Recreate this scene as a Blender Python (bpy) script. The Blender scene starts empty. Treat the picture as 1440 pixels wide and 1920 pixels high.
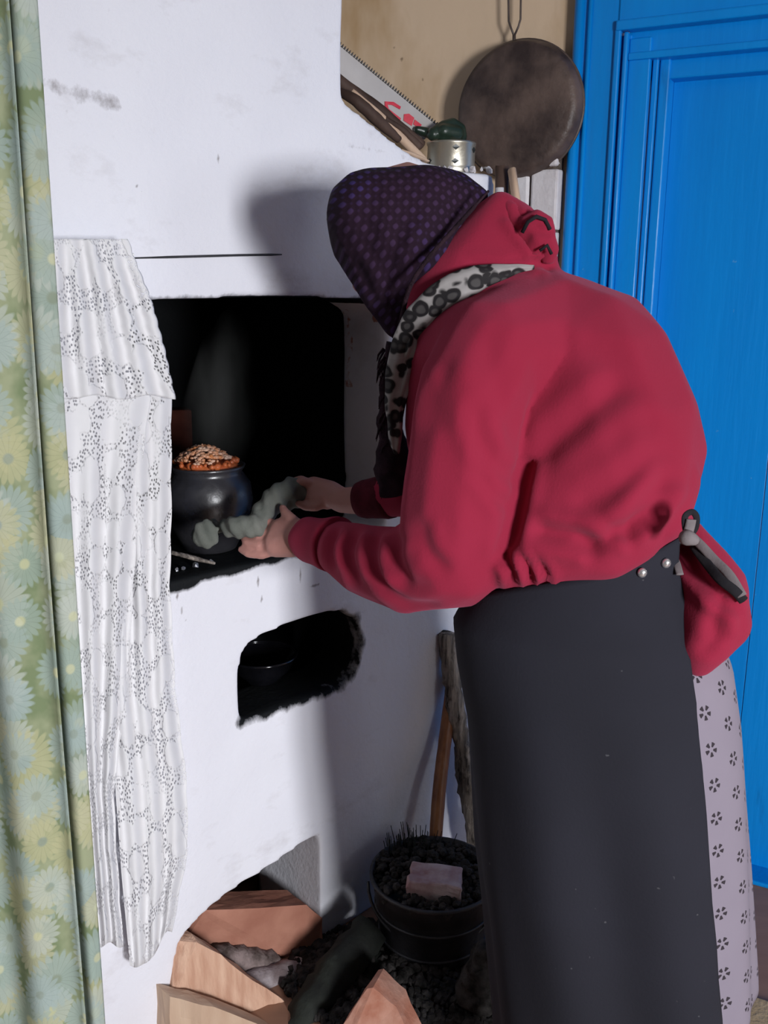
import bpy, bmesh, math, random
import numpy as np
from mathutils import Vector, Matrix, noise
from mathutils.bvhtree import BVHTree
from mathutils.geometry import tessellate_polygon
random.seed(7)
S = bpy.context.scene
COL = S.collection
R = math.radians

# ------------------------------------------------------------------ camera
F_PX, EYE, PITCH, ROLL = 1800.0, 1.5, R(13.4), R(0.6)
fw = Vector((0, math.cos(PITCH), -math.sin(PITCH)))
up0 = Vector((0, math.sin(PITCH), math.cos(PITCH)))
rt0 = Vector((1, 0, 0))
rt = rt0*math.cos(ROLL) + up0*math.sin(ROLL)
up = -rt0*math.sin(ROLL) + up0*math.cos(ROLL)
cd = bpy.data.cameras.new('camera'); cam = bpy.data.objects.new('camera', cd); COL.objects.link(cam)
cd.sensor_fit = 'VERTICAL'; cd.sensor_height = 24; cd.lens = F_PX/1920*24; cd.clip_start = .05
m = Matrix((rt, up, -fw)).transposed().to_4x4(); m.translation = (0, 0, EYE)
cam.matrix_world = m; S.camera = cam

# ------------------------------------------------------------------ world, light, exposure
w = bpy.data.worlds.new('daylight'); S.world = w; w.use_nodes = True
w.node_tree.nodes['Background'].inputs[0].default_value = (.75, .85, 1, 1)
w.node_tree.nodes['Background'].inputs[1].default_value = .6
S.view_settings.view_transform = 'Standard'; S.view_settings.look = 'None'
S.view_settings.gamma = 1; S.view_settings.use_curve_mapping = False
S.view_settings.exposure = 0.0
def window_light(name, loc, aim, sx, sy, power, col, spread=180):
    l = bpy.data.lights.new(name, 'AREA'); l.shape = 'RECTANGLE'; l.size = sx; l.size_y = sy
    l.energy = power; l.color = col; l.spread = R(spread)
    o = bpy.data.objects.new(name, l); COL.objects.link(o); o.location = loc
    o.rotation_euler = (Vector(aim) - Vector(loc)).to_track_quat('-Z', 'Y').to_euler()
    return o
# daylight entering through the two windows of the room (both behind the camera)
window_light('window_daylight', (2.25, -2.66, 1.36), (-.2, 1.7, .6), .75, 1.0, 70, (.95, .965, 1), 90)
window_light('window_daylight', (3.16, -.75, 1.6), (0.6, .9, 1.0), .9, 1.0, 14, (.88, .94, 1))

# ------------------------------------------------------------------ picture -> world helpers
def ray(px, py):
    px = float(px); py = float(py)
    d = fw + (px-720)/F_PX*rt - (py-960)/F_PX*up
    return d/d.y
def W(px, py, Y): return Vector((0, 0, EYE)) + ray(px, py)*float(Y)
def on_plane(px, py, P, n):
    O = Vector((0, 0, EYE)); d = ray(px, py)
    return O + d*((Vector(P)-O).dot(n)/d.dot(n))
# stove front: vertical plane receding to the right; its own frame is (s, depth, z)
TH = R(45)
U = Vector((math.cos(TH), math.sin(TH), 0)); N = Vector((U.y, -U.x, 0))
_d = ray(315, 1088); FP = Vector((0, 0, EYE)) + _d*((.96-EYE)/_d.z); FP.z = 0
FM = Matrix.Translation(FP) @ Matrix.Rotation(TH, 4, 'Z'); FMI = FM.inverted()
def SZ(px, py, depth=0):
    q = FMI @ on_plane(px, py, FP - N*depth, N); return q.x, q.z
def L(px, py, depth=0):
    return FMI @ on_plane(px, py, FP - N*depth, N)
# door wall plane; frame (x along the wall to the right, depth into the wall, z)
_d = ray(1410, 1655); DP = Vector((0, 0, EYE)) + _d*(-EYE/_d.z); DP.z = 0
DA = -R(27.25)
DM = Matrix.Translation(DP) @ Matrix.Rotation(DA, 4, 'Z'); DMI = DM.inverted()
DN = Vector((math.sin(DA), -math.cos(DA), 0))
def DL(px, py, depth=0): return DMI @ on_plane(px, py, DP - DN*depth, DN)
def FLOOR(px, py, z=0):
    d = ray(px, py); return Vector((0, 0, EYE)) + d*((z-EYE)/d.z)

# ------------------------------------------------------------------ object helpers
def tag(o, label=None, cat=None, group=None, kind=None):
    if label: o['label'] = label
    if cat: o['category'] = cat
    if group: o['group'] = group
    if kind: o['kind'] = kind
    return o
def empty(name, loc=(0, 0, 0), rz=0, **k):
    o = bpy.data.objects.new(name, None); COL.objects.link(o); o.location = loc; o.rotation_euler.z = rz
    o.empty_display_size = .05
    return tag(o, **k)
def link(name, me, mat, parent=None, smooth=True, mw=None):
    o = bpy.data.objects.new(name, me); COL.objects.link(o)
    if mat:
        me.materials.clear(); me.materials.append(mat)
    if smooth: me.polygons.foreach_set('use_smooth', [True]*len(me.polygons))
    if parent: o.parent = parent
    if mw is not None: o.matrix_local = mw
    return o
def from_bm(name, bm, mat, parent=None, smooth=False):
    me = bpy.data.meshes.new(name); bmesh.ops.recalc_face_normals(bm, faces=bm.faces); bm.to_mesh(me); bm.free()
    return link(name, me, mat, parent, smooth)
def local(parent_loc, rz=0):      # world -> local of an empty
    return (Matrix.Translation(parent_loc) @ Matrix.Rotation(rz, 4, 'Z')).inverted()
def bm_box(bm, a, b, bev=0, M=None):
    a = Vector(a); b = Vector(b); c = (a+b)/2; d = b-a
    r = bmesh.ops.create_cube(bm, size=1, matrix=Matrix.Translation(c) @ Matrix.Diagonal((abs(d.x), abs(d.y), abs(d.z), 1)))
    vs = r['verts']
    if bev:
        es = list({e for v in vs for e in v.link_edges})
        rr = bmesh.ops.bevel(bm, geom=es, offset=bev, segments=2, affect='EDGES', profile=.5)
        vs = list({v for f in rr['faces'] for v in f.verts} | {v for v in vs if v.is_valid})
    if M is not None: bmesh.ops.transform(bm, matrix=M, verts=vs)
    return vs
def box(name, a, b, mat, parent=None, bev=0):
    bm = bmesh.new(); bm_box(bm, a, b, bev); return from_bm(name, bm, mat, parent)
_ico = None
def ico():
    global _ico
    if _ico is None:
        b = bmesh.new(); bmesh.ops.create_icosphere(b, subdivisions=2, radius=1)
        _ico = [v.co.copy() for v in b.verts]; b.free()
    return _ico
def hull(bm, sph):                # convex hull of spheres (centre, radius or (rx,ry,rz))
    vs = []
    for c, r in sph:
        r = Vector((r, r, r)) if not hasattr(r, '__len__') else Vector(r)
        vs += [bm.verts.new(Vector(c) + Vector((v.x*r.x, v.y*r.y, v.z*r.z))) for v in ico()]
    g = bmesh.ops.convex_hull(bm, input=vs)
    dead = [e for e in set(g['geom_interior']) | set(g['geom_unused']) if isinstance(e, bmesh.types.BMVert)]
    if dead: bmesh.ops.delete(bm, geom=list(set(dead)), context='VERTS')
def chain(bm, sph):
    for a, b in zip(sph, sph[1:]): hull(bm, [a, b])
def remesh(bm, voxel, smooth=4, factor=.5):
    me = bpy.data.meshes.new('t'); bmesh.ops.recalc_face_normals(bm, faces=bm.faces); bm.to_mesh(me); bm.free()
    o = bpy.data.objects.new('t', me); COL.objects.link(o)
    r = o.modifiers.new('r', 'REMESH'); r.mode = 'VOXEL'; r.voxel_size = voxel
    if smooth:
        s = o.modifiers.new('s', 'SMOOTH'); s.iterations = smooth; s.factor = factor
    dg = bpy.context.evaluated_depsgraph_get(); out = bpy.data.meshes.new_from_object(o.evaluated_get(dg))
    bpy.data.objects.remove(o); bpy.data.meshes.remove(me)
    return out
def co_array(me):
    a = np.empty(len(me.vertices)*3); me.vertices.foreach_get('co', a); return a.reshape(-1, 3)
def no_array(me):
    a = np.empty(len(me.vertices)*3); me.vertices.foreach_get('normal', a); return a.reshape(-1, 3)
def set_co(me, a): me.vertices.foreach_set('co', a.reshape(-1)); me.update()
def attr(me, name, vals):
    a = me.attributes.new(name, 'FLOAT', 'POINT'); a.data.foreach_set('value', np.asarray(vals, dtype=np.float32))
def sstep(a, b, x):
    t = np.clip((x-a)/(b-a), 0, 1); return t*t*(3-2*t)
def nz(a, sc, seed=0):            # smooth noise on an (n,3) array
    o = Vector((seed*7.1, seed*3.3, seed*1.7))
    return np.array([noise.noise(Vector(v)*sc + o) for v in a])
def tube(bm, pts, rad, seg=8, flat=1.0, cap=True, ax=None):
    pts = [Vector(p) for p in pts]; n = len(pts); rings = []
    rad = rad if hasattr(rad, '__len__') else [rad]*n
    t0 = (pts[1]-pts[0]).normalized(); ref = Vector(ax) if ax is not None else (Vector((0, 0, 1)) if abs(t0.z) < .9 else Vector((1, 0, 0)))
    for i, p in enumerate(pts):
        t = (pts[min(i+1, n-1)] - pts[max(i-1, 0)]).normalized()
        a = (ref - t*ref.dot(t)).normalized(); b = t.cross(a)
        if ax is None: ref = a
        rings.append([bm.verts.new(p + (a*math.cos(k*2*math.pi/seg)*flat + b*math.sin(k*2*math.pi/seg))*rad[i]) for k in range(seg)])
    for x, y in zip(rings, rings[1:]):
        for k in range(seg): bm.faces.new((x[k], x[(k+1) % seg], y[(k+1) % seg], y[k]))
    if cap: bm.faces.new(rings[0][::-1]); bm.faces.new(rings[-1])
def spline(pts, n):               # Catmull-Rom through rows of numbers
    P = [np.array(p, float) for p in pts]; P = [2*P[0]-P[1]] + P + [2*P[-1]-P[-2]]; out = []
    segs = len(P)-3
    for i in range(n):
        t = i/(n-1)*segs; k = min(int(t), segs-1); t -= k; a, b, c, d = P[k:k+4]
        out.append(.5*((2*b)+(-a+c)*t+(2*a-5*b+4*c-d)*t*t+(-a+3*b-3*c+d)*t**3))
    return out
def lathe(bm, prof, seg=40, M=Matrix.Identity(4)):
    rings = []
    for r, z in prof:
        rings.append([bm.verts.new(M @ Vector((r*math.cos(k*2*math.pi/seg), r*math.sin(k*2*math.pi/seg), z))) for k in range(seg)])
    for x, y in zip(rings, rings[1:]):
        for k in range(seg): bm.faces.new((x[k], x[(k+1) % seg], y[(k+1) % seg], y[k]))
    bm.faces.new(rings[0][::-1]); bm.faces.new(rings[-1])
def sheet(name, fn, nu, nv, mat, parent=None, thick=0, uv=None):   # grid surface fn(u,v)->Vector
    me = bpy.data.meshes.new(name)
    vs = [fn(i/nu, j/nv) for j in range(nv+1) for i in range(nu+1)]
    fs = [(j*(nu+1)+i, j*(nu+1)+i+1, (j+1)*(nu+1)+i+1, (j+1)*(nu+1)+i) for j in range(nv) for i in range(nu)]
    me.from_pydata(vs, [], fs)
    l = me.uv_layers.new(name='UVMap')
    for p in me.polygons:
        for li in p.loop_indices:
            k = me.loops[li].vertex_index; i = k % (nu+1); j = k//(nu+1)
            l.data[li].uv = uv(i/nu, j/nv) if uv else (i/nu, j/nv)
    o = link(name, me, mat, parent)
    if thick:
        md = o.modifiers.new('thick', 'SOLIDIFY'); md.thickness = thick; md.offset = 0
    return o

# ------------------------------------------------------------------ materials
class NT:
    def __init__(s, name, rough=.8, spec=.3, col=(.5, .5, .5)):
        s.m = bpy.data.materials.new(name); s.m.use_nodes = True; s.t = s.m.node_tree; s.n = s.t.nodes
        s.b = s.n['Principled BSDF']; s.b.inputs['Roughness'].default_value = rough
        s.b.inputs['Specular IOR Level'].default_value = spec; s.b.inputs['Base Color'].default_value = (*col, 1)
        s.m.diffuse_color = (*col, 1)
    def l(s, a, b): s.t.links.new(a, b)
    def node(s, typ, ins=None, **kw):
        x = s.n.new(typ)
        for k, v in kw.items(): setattr(x, k, v)
        for k, v in (ins or {}).items():
            if isinstance(v, bpy.types.NodeSocket): s.l(v, x.inputs[k])
            else: x.inputs[k].default_value = v
        return x
    def obj(s): return s.node('ShaderNodeTexCoord').outputs['Object']
    def uv(s): return s.node('ShaderNodeTexCoord').outputs['UV']
    def mapping(s, v, scale=(1, 1, 1), loc=(0, 0, 0), rot=(0, 0, 0)):
        return s.node('ShaderNodeMapping', {0: v, 'Scale': scale, 'Location': loc, 'Rotation': rot}).outputs[0]
    def noise(s, v, sc, det=4, rough=.55, dist=0):
        return s.node('ShaderNodeTexNoise', {'Vector': v, 'Scale': sc, 'Detail': det, 'Roughness': rough, 'Distortion': dist}).outputs[0]
    def vor(s, v, sc=1, rnd=1, feature='F1', dim='3D'):
        return s.node('ShaderNodeTexVoronoi', {'Vector': v, 'Scale': sc, 'Randomness': rnd}, feature=feature, voronoi_dimensions=dim)
    def ramp(s, f, stops, interp='LINEAR'):
        x = s.node('ShaderNodeValToRGB', {0: f}); x.color_ramp.interpolation = interp
        e = x.color_ramp.elements
        while len(e) < len(stops): e.new(1)
        for el, (p, c) in zip(e, stops):
            el.position = p; el.color = (*c, 1) if hasattr(c, '__len__') else (c, c, c, 1)
        return x.outputs[0]
    def mix(s, f, a, b, mode='MIX'):
        x = s.node('ShaderNodeMix', data_type='RGBA', blend_type=mode)
        for i, v in ((0, f), (6, a), (7, b)):
            if isinstance(v, bpy.types.NodeSocket): s.l(v, x.inputs[i])
            elif i: x.inputs[i].default_value = (*v, 1)
            else: x.inputs[i].default_value = v
        return x.outputs[2]
    def math(s, op, a, b=0, c=None):
        x = s.node('ShaderNodeMath', operation=op)
        for i, v in enumerate((a, b, c)):
            if v is None: continue
            if isinstance(v, bpy.types.NodeSocket): s.l(v, x.inputs[i])
            else: x.inputs[i].default_value = v
        return x.outputs[0]
    def attr(s, name): return s.node('ShaderNodeAttribute', attribute_name=name).outputs['Fac']
    def col(s, c): s.l(c, s.b.inputs['Base Color']) if isinstance(c, bpy.types.NodeSocket) else setattr(s.b.inputs['Base Color'], 'default_value', (*c, 1)); return s
    def bump(s, h, strength=.3, dist=.01):
        x = s.node('ShaderNodeBump', {'Height': h, 'Strength': strength, 'Distance': dist}); s.l(x.outputs[0], s.b.inputs['Normal']); return s
def simple(name, c1, c2, sc=8, rough=.7, spec=.3, bump=.2, stretch=(1, 1, 1), metal=0, det=5, bs=None):
    t = NT(name, rough, spec, c1); v = t.mapping(t.obj(), stretch)
    f = t.noise(v, sc, det); t.col(t.mix(t.ramp(f, [(.35, 0), (.65, 1)]), c1, c2))
    t.bump(t.noise(v, bs or sc*4, 4), bump, .004); t.b.inputs['Metallic'].default_value = metal
    return t.m
M = {}
# whitewash with soot, painted wood-store shade, hairline grime and bare brick patches
def m_whitewash():
    t = NT('whitewashed_plaster', .85, .2, (.8, .79, .82)); v = t.obj()
    base = t.mix(t.noise(v, 2.2, 3), (.70, .69, .745), (.80, .80, .85))
    base = t.mix(t.ramp(t.noise(t.mapping(v, (1, 1, 1.7)), 5, 6, .65), [(.56, 0), (.74, .55)]), base, (.50, .47, .48))
    br = t.attr('bare'); bf = t.ramp(t.math('ADD', br, t.math('MULTIPLY', t.math('SUBTRACT', t.noise(v, 45, 5), .5), .9)), [(.45, 0), (.55, 1)])
    base = t.mix(bf, base, (.46, .22, .17))
    g = t.attr('grime'); n = t.noise(t.mapping(v, (1.6, 1, 1)), 20, 7, .7)
    gf = t.ramp(t.math('ADD', g, t.math('MULTIPLY', t.math('SUBTRACT', n, .5), 1.0)), [(.42, 0), (.72, 1)])
    base = t.mix(t.math('MULTIPLY', gf, .75), base, (.16, .13, .125))
    so = t.attr('soot_shade'); n2 = t.noise(t.mapping(v, (1.7, 1, .9)), 22, 7, .68)
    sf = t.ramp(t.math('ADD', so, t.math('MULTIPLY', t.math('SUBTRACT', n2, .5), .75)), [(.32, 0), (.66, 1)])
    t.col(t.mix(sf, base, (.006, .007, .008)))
    t.bump(t.math('ADD', t.noise(v, 12, 6, .7), t.math('MULTIPLY', t.noise(v, 90, 3), .25)), .32, .012)
    t.l(t.math('SUBTRACT', .9, t.math('MULTIPLY', sf, .15)), t.b.inputs['Roughness'])
    return t.m
M['white'] = m_whitewash()
M['whitebrick'] = simple('whitewashed_brick', (.72, .70, .72), (.60, .56, .57), 14, .9, .2, .5)
M['mortar'] = simple('sooty_mortar', (.05, .04, .035), (.16, .13, .11), 30, .95, .1, .6)
def m_beige():
    t = NT('stained_beige_wallpaper', .9, .15, (.5, .39, .27)); v = t.obj()
    c = t.mix(t.noise(v, 2.2, 4), (.60, .44, .30), (.70, .53, .37))
    c = t.mix(t.ramp(t.noise(t.mapping(v, (1, 1, .45)), 3.1, 5, .6), [(.5, 0), (.68, .85)]), c, (.42, .26, .12))
    c = t.mix(t.ramp(t.noise(v, 26, 2), [(.70, 0), (.76, .7)]), c, (.13, .08, .05))
    t.col(c); t.bump(t.noise(v, 20, 5), .25, .006); return t.m
M['beige'] = m_beige()
def m_blue():
    t = NT('blue_gloss_paint', .33, .38, (.01, .2, .55)); v = t.obj()
    c = t.mix(t.noise(t.mapping(v, (3, 3, .5)), 3, 4), (.0005, .195, .60), (.001, .26, .72))
    c = t.mix(t.ramp(t.noise(t.mapping(v, (1, 1, .2)), 12, 5), [(.66, 0), (.76, .6)]), c, (.002, .07, .25))
    c = t.mix(t.ramp(t.noise(v, 55, 3), [(.74, 0), (.78, .5)]), c, (.10, .33, .62))
    t.col(c); t.bump(t.noise(t.mapping(v, (6, 6, .5)), 10, 5), .35, .004); return t.m
M['blue'] = m_blue()
M['floor'] = None
def m_floor():
    t = NT('brown_floor_paint', .45, .4, (.2, .1, .06)); v = t.obj()
    c = t.mix(t.noise(t.mapping(v, (1, 6, 1)), 5, 5), (.20, .10, .065), (.33, .18, .115))
    t.col(c); t.bump(t.noise(v, 20), .2, .004); return t.m
M['floor'] = m_floor()
M['wall'] = simple('pale_wall_paint', (.36, .35, .34), (.33, .32, .31), 3, .9, .2, .1)
M['ceiling'] = simple('ceiling_paint', (.46, .46, .47), (.42, .42, .43), 3, .9, .2, .1)
M['whitewood'] = simple('white_window_paint', (.8, .8, .8), (.75, .75, .75), 5, .4, .4, .1)
M['rug'] = simple('tan_floor_mat', (.40, .29, .17), (.47, .35, .22), 30, .95, .1, .6)
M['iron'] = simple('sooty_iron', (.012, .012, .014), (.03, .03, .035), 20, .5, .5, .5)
M['panmetal'] = simple('burnt_pan_iron', (.034, .022, .020), (.115, .078, .064), 11, .5, .4, .7)
M['wire'] = simple('dark_wire', (.05, .035, .03), (.09, .06, .05), 30, .5, .5, .2)
def m_pot():
    t = NT('shiny_black_pot', .27, .8, (.02, .02, .024)); v = t.obj()
    t.col(t.mix(t.noise(v, 25, 5), (.010, .010, .013), (.045, .044, .05)))
    t.l(t.ramp(t.noise(v, 30, 4), [(.3, .22), (.7, .42)]), t.b.inputs['Roughness']); t.bump(t.noise(v, 60), .25, .003); return t.m
M['pot'] = m_pot()
M['bowl'] = simple('black_enamel', (.003, .003, .004), (.006, .006, .008), 20, .12, .6, .05)
M['dimbrick'] = simple('dimmed_red_brick', (.030, .008, .006), (.055, .016, .011), 20, .95, .1, .5)  # brick red darkened to carry the dimness inside the mouth
M['tin'] = simple('old_tin', (.50, .46, .36), (.62, .58, .49), 14, .35, .5, .15, metal=.85)
M['steel'] = simple('saw_steel', (.52, .48, .45), (.60, .56, .53), 9, .4, .5, .1, metal=.25)
M['teeth'] = simple('hardened_teeth', (.04, .035, .03), (.09, .08, .07), 50, .5, .4, .2)
M['redprint'] = simple('red_print', (.55, .03, .06), (.62, .09, .11), 30, .5, .3, .05)
M['darkgreen'] = simple('dark_green_plastic', (.006, .016, .010), (.020, .036, .024), 14, .35, .5, .3)
M['holeshade'] = simple('hole_shade_black', (.012, .014, .013), (.02, .025, .022), 14, .4, .5, .1)
M['darkwood'] = simple('smoked_wood', (.035, .018, .013), (.09, .055, .042), 12, .7, .3, .5, (1, 1, .2))
M['greywood'] = simple('weathered_grey_wood', (.030, .024, .022), (.36, .31, .27), 22, .8, .25, 1.0, (3.5, 3.5, .3))
M['palewood'] = simple('peeled_wood', (.50, .34, .24), (.60, .44, .32), 10, .7, .3, .3, (2, 2, .4))
M['brownwood'] = simple('varnished_brown_wood', (.17, .062, .024), (.34, .145, .06), 11, .4, .4, .3, (3, 3, .25))
M['splitwood'] = simple('split_firewood', (.50, .285, .195), (.66, .43, .31), 9, .85, .2, .6, (6, 6, .7))
M['redwood'] = simple('reddish_firewood', (.30, .125, .085), (.42, .20, .14), 9, .85, .2, .6, (1, 1, 1))
M['bark'] = simple('grey_bark', (.05, .035, .03), (.26, .20, .19), 26, .9, .2, 1.0)
M['birch'] = simple('birch_bark', (.42, .37, .38), (.17, .13, .13), 22, .8, .2, .7)
M['char'] = simple('charred_wood', (.008, .009, .008), (.022, .026, .020), 14, .8, .3, .8)
M['ash'] = simple('ash_and_cinders', (.010, .009, .008), (.055, .05, .048), 42, .95, .2, 1.0)
M['brick'] = simple('dusty_red_brick', (.36, .15, .10), (.50, .28, .21), 17, .95, .1, .7)
M['pinkbrick'] = simple('limed_brick', (.34, .20, .20), (.52, .42, .42), 19, .95, .1, .7)
M['food'] = simple('stewed_cabbage', (.62, .44, .34), (.50, .17, .05), 38, .4, .5, .6)
M['food2'] = simple('orange_stew', (.55, .15, .045), (.42, .09, .03), 30, .35, .5, .6)
M['rag'] = simple('grey_potholder_cloth', (.115, .125, .110), (.17, .175, .155), 18, .95, .1, .5)
M['shard'] = simple('silver_foil_bits', (.5, .5, .52), (.3, .3, .33), 30, .3, .5, .3, metal=.7)
def m_skin():
    t = NT('aged_skin', .5, .35, (.5, .25, .2)); v = t.obj()
    t.col(t.mix(t.noise(v, 16, 4), (.36, .165, .14), (.46, .23, .195)))
    t.b.inputs['Subsurface Weight'].default_value = .08; t.b.inputs['Subsurface Radius'].default_value = (.01, .004, .002)
    t.bump(t.noise(v, 90, 4), .3, .003); return t.m
M['skin'] = m_skin()
M['hair'] = simple('grey_hair', (.3, .3, .3), (.5, .5, .5), 60, .6, .3, .5)
def m_fleece():
    t = NT('crimson_fleece', .95, .1, (.3, .02, .04)); v = t.obj()
    t.col(t.mix(t.noise(v, 5, 4), (.235, .013, .033), (.295, .020, .050)))
    t.b.inputs['Sheen Weight'].default_value = .15; t.b.inputs['Sheen Roughness'].default_value = .6
    t.b.inputs['Sheen Tint'].default_value = (1, .4, .6, 1)
    t.bump(t.noise(v, 260, 3), .25, .002); return t.m
M['fleece'] = m_fleece()
M['fleeceshaded'] = simple('shaded_maroon_ribbing', (.055, .008, .014), (.09, .013, .022), 40, .95, .1, .3)  # darker copy of the fleece; the far cuff's shade is in the colour
def m_apron():
    t = NT('charcoal_apron_cloth', .9, .15, (.03, .03, .035)); v = t.obj()
    c = t.mix(t.noise(v, 3, 3), (.014, .014, .018), (.025, .025, .036))
    c = t.mix(t.ramp(t.noise(v, 70, 2), [(.76, 0), (.80, .5)]), c, (.12, .12, .13))
    t.col(c); t.bump(t.noise(v, 250, 3), .2, .002); return t.m
M['apron'] = m_apron()
M['strap'] = simple('grey_tie_tape', (.13, .11, .115), (.19, .165, .17), 20, .9, .2, .3)
M['strapdark'] = simple('black_tie_tape', (.012, .011, .014), (.02, .018, .022), 20, .9, .2, .3)
M['stud'] = simple('chrome_stud', (.75, .75, .76), (.8, .8, .8), 5, .2, .5, .0, metal=.8)
M['shawl'] = simple('black_fringed_wool', (.016, .009, .013), (.035, .018, .026), 50, .95, .1, .8)
def m_kerchief():
    t = NT('purple_houndstooth_wool', .9, .12, (.05, .03, .08)); v = t.obj()
    # diagonal checks printed on the cloth, slightly warped by the folds
    w_ = t.node('ShaderNodeVectorMath', {0: v, 1: (0, 0, 0)}, operation='ADD').outputs[0]
    wav = t.node('ShaderNodeVectorMath', {0: t.node('ShaderNodeTexNoise', {'Vector': v, 'Scale': 7.0}).outputs['Color'], 'Scale': .02}, operation='SCALE').outputs[0]
    w_ = t.node('ShaderNodeVectorMath', {0: w_, 1: wav}, operation='ADD').outputs[0]
    mp = t.mapping(w_, (1, .75, 1), rot=(R(10), R(42), R(-20)))
    sx = t.node('ShaderNodeSeparateXYZ', {0: mp})
    a = t.math('SINE', t.math('MULTIPLY', sx.outputs[0], 420)); b = t.math('SINE', t.math('MULTIPLY', sx.outputs[2], 420))
    f = t.math('MULTIPLY', a, b); f = t.math('ADD', f, t.math('MULTIPLY', t.math('ADD', a, b), .35))
    k = t.ramp(f, [(.0, 0), (.8, 1)])
    lo = t.mix(t.noise(v, 6, 3), (.012, .007, .013), (.024, .010, .022))
    hi = t.mix(t.ramp(t.noise(v, 5, 3), [(.4, 0), (.6, 1)]), (.042, .021, .052), (.044, .028, .125))
    t.col(t.mix(k, lo, hi)); t.bump(f, .25, .003); return t.m
M['kerchief'] = m_kerchief()
def m_leopard():
    t = NT('leopard_print_scarf', .75, .25, (.5, .48, .46)); v = t.mapping(t.obj(), (1, 1, 1.25))
    v2 = t.node('ShaderNodeVectorMath', {0: v, 1: t.node('ShaderNodeVectorMath', {0: t.node('ShaderNodeTexNoise', {'Vector': v, 'Scale': 22.0}).outputs['Color'], 'Scale': .02}, operation='SCALE').outputs[0]}, operation='ADD').outputs[0]
    d = t.vor(v2, 40, .9).outputs['Distance']
    ring = t.ramp(d, [(.24, (.06, .055, .055)), (.34, (.012, .010, .012)), (.50, (.015, .013, .014)), (.60, (.30, .28, .275)), (1, (.36, .34, .335))])
    t.col(ring); return t.m
M['leopard'] = m_leopard()
def m_skirt():
    t = NT('lilac_printed_cotton', .9, .15, (.5, .42, .48)); uv = t.uv()
    s = t.node('ShaderNodeSeparateXYZ', {0: uv}); u, v = s.outputs[0], s.outputs[1]
    CW, CH = .050, .058
    col_ = t.math('FLOOR', t.math('DIVIDE', u, CW)); par = t.math('MULTIPLY', t.math('FRACT', t.math('MULTIPLY', col_, .5)), CH)
    x = t.math('SUBTRACT', t.math('MULTIPLY', t.math('FRACT', t.math('DIVIDE', u, CW)), CW), CW/2)
    y = t.math('SUBTRACT', t.math('MULTIPLY', t.math('FRACT', t.math('DIVIDE', t.math('ADD', v, par), CH)), CH), CH/2)
    r = t.math('SQRT', t.math('ADD', t.math('MULTIPLY', x, x), t.math('MULTIPLY', y, y)))
    a = t.math('ARCTAN2', y, x)
    ring = t.math('LESS_THAN', t.math('ABSOLUTE', t.math('SUBTRACT', r, .0080)), .0038)
    lob = t.math('GREATER_THAN', t.math('SINE', t.math('MULTIPLY', a, 5)), -.1)
    f = t.math('MULTIPLY', ring, lob)
    base = t.mix(t.noise(t.obj(), 6, 3), (.20, .172, .215), (.25, .218, .265))
    t.col(t.mix(f, base, (.035, .028, .035))); t.bump(t.noise(t.obj(), 150, 3), .15, .002); return t.m
M['skirt'] = m_skirt()
def daisies(t, uv, cell, off, petals, seedcol, rnd=.55):
    v = t.mapping(uv, (1/cell, 1/cell, 1), loc=off)
    n = t.vor(v, 1, rnd, dim='2D')
    d = t.node('ShaderNodeVectorMath', {0: v, 1: n.outputs['Position']}, operation='SUBTRACT').outputs[0]
    s = t.node('ShaderNodeSeparateXYZ', {0: d}); a = t.math('ARCTAN2', s.outputs[1], s.outputs[0])
    rr = t.node('ShaderNodeSeparateColor', {0: n.outputs['Color']})
    r = n.outputs['Distance']
    lobe = t.math('ABSOLUTE', t.math('COSINE', t.math('ADD', t.math('MULTIPLY', a, petals/2), t.math('MULTIPLY', rr.outputs[0], 6))))
    edge = t.math('ADD', .35, t.math('MULTIPLY', lobe, .11))
    mask = t.ramp(t.math('SUBTRACT', edge, r), [(.0, 0), (.05, 1)])
    core = t.ramp(r, [(.07, 1), (.11, 0)])
    shade = t.ramp(lobe, [(.0, .80), (.35, 1)])
    return mask, core, shade, rr.outputs[1]
def m_green():
    t = NT('green_daisy_print_cotton', .9, .15, (.4, .5, .35)); uv = t.uv(); uv3 = t.node('ShaderNodeVectorMath', {0: uv, 1: (0, 0, 0)}, operation='ADD').outputs[0]
    base = t.mix(t.ramp(t.noise(uv3, 18, 3), [(.38, 0), (.62, 1)]), (.20, .25, .135), (.34, .37, .23))
    c = base
    for cell, off, pet in ((.078, (3.1, 1.7, 0), 20), (.100, (.3, .2, 0), 22), (.070, (7.7, 4.4, 0), 18)):
        mask, core, shade, rnd = daisies(t, uv3, cell, off, pet, 0)
        pc = t.ramp(rnd, [(.0, (.36, .44, .42)), (.30, (.47, .46, .27)), (.48, (.48, .52, .46)), (.72, (.33, .41, .36)), (.86, (.50, .49, .33))], 'CONSTANT')
        pc = t.mix(1.0, pc, shade, 'MULTIPLY')
        pc = t.mix(core, pc, t.ramp(rnd, [(0, (.28, .33, .28)), (.5, (.60, .60, .38))], 'CONSTANT'))
        c = t.mix(t.math('MULTIPLY', mask, .66), c, pc)
    t.col(c); t.bump(t.noise(uv3, 600, 2), .1, .002)
    tr = t.node('ShaderNodeBsdfTranslucent', {0: c}); ms = t.node('ShaderNodeMixShader', {0: .15, 1: t.b.outputs[0], 2: tr.outputs[0]})
    t.l(ms.outputs[0], t.n['Material Output'].inputs[0]); return t.m
M['green'] = m_green()
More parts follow.
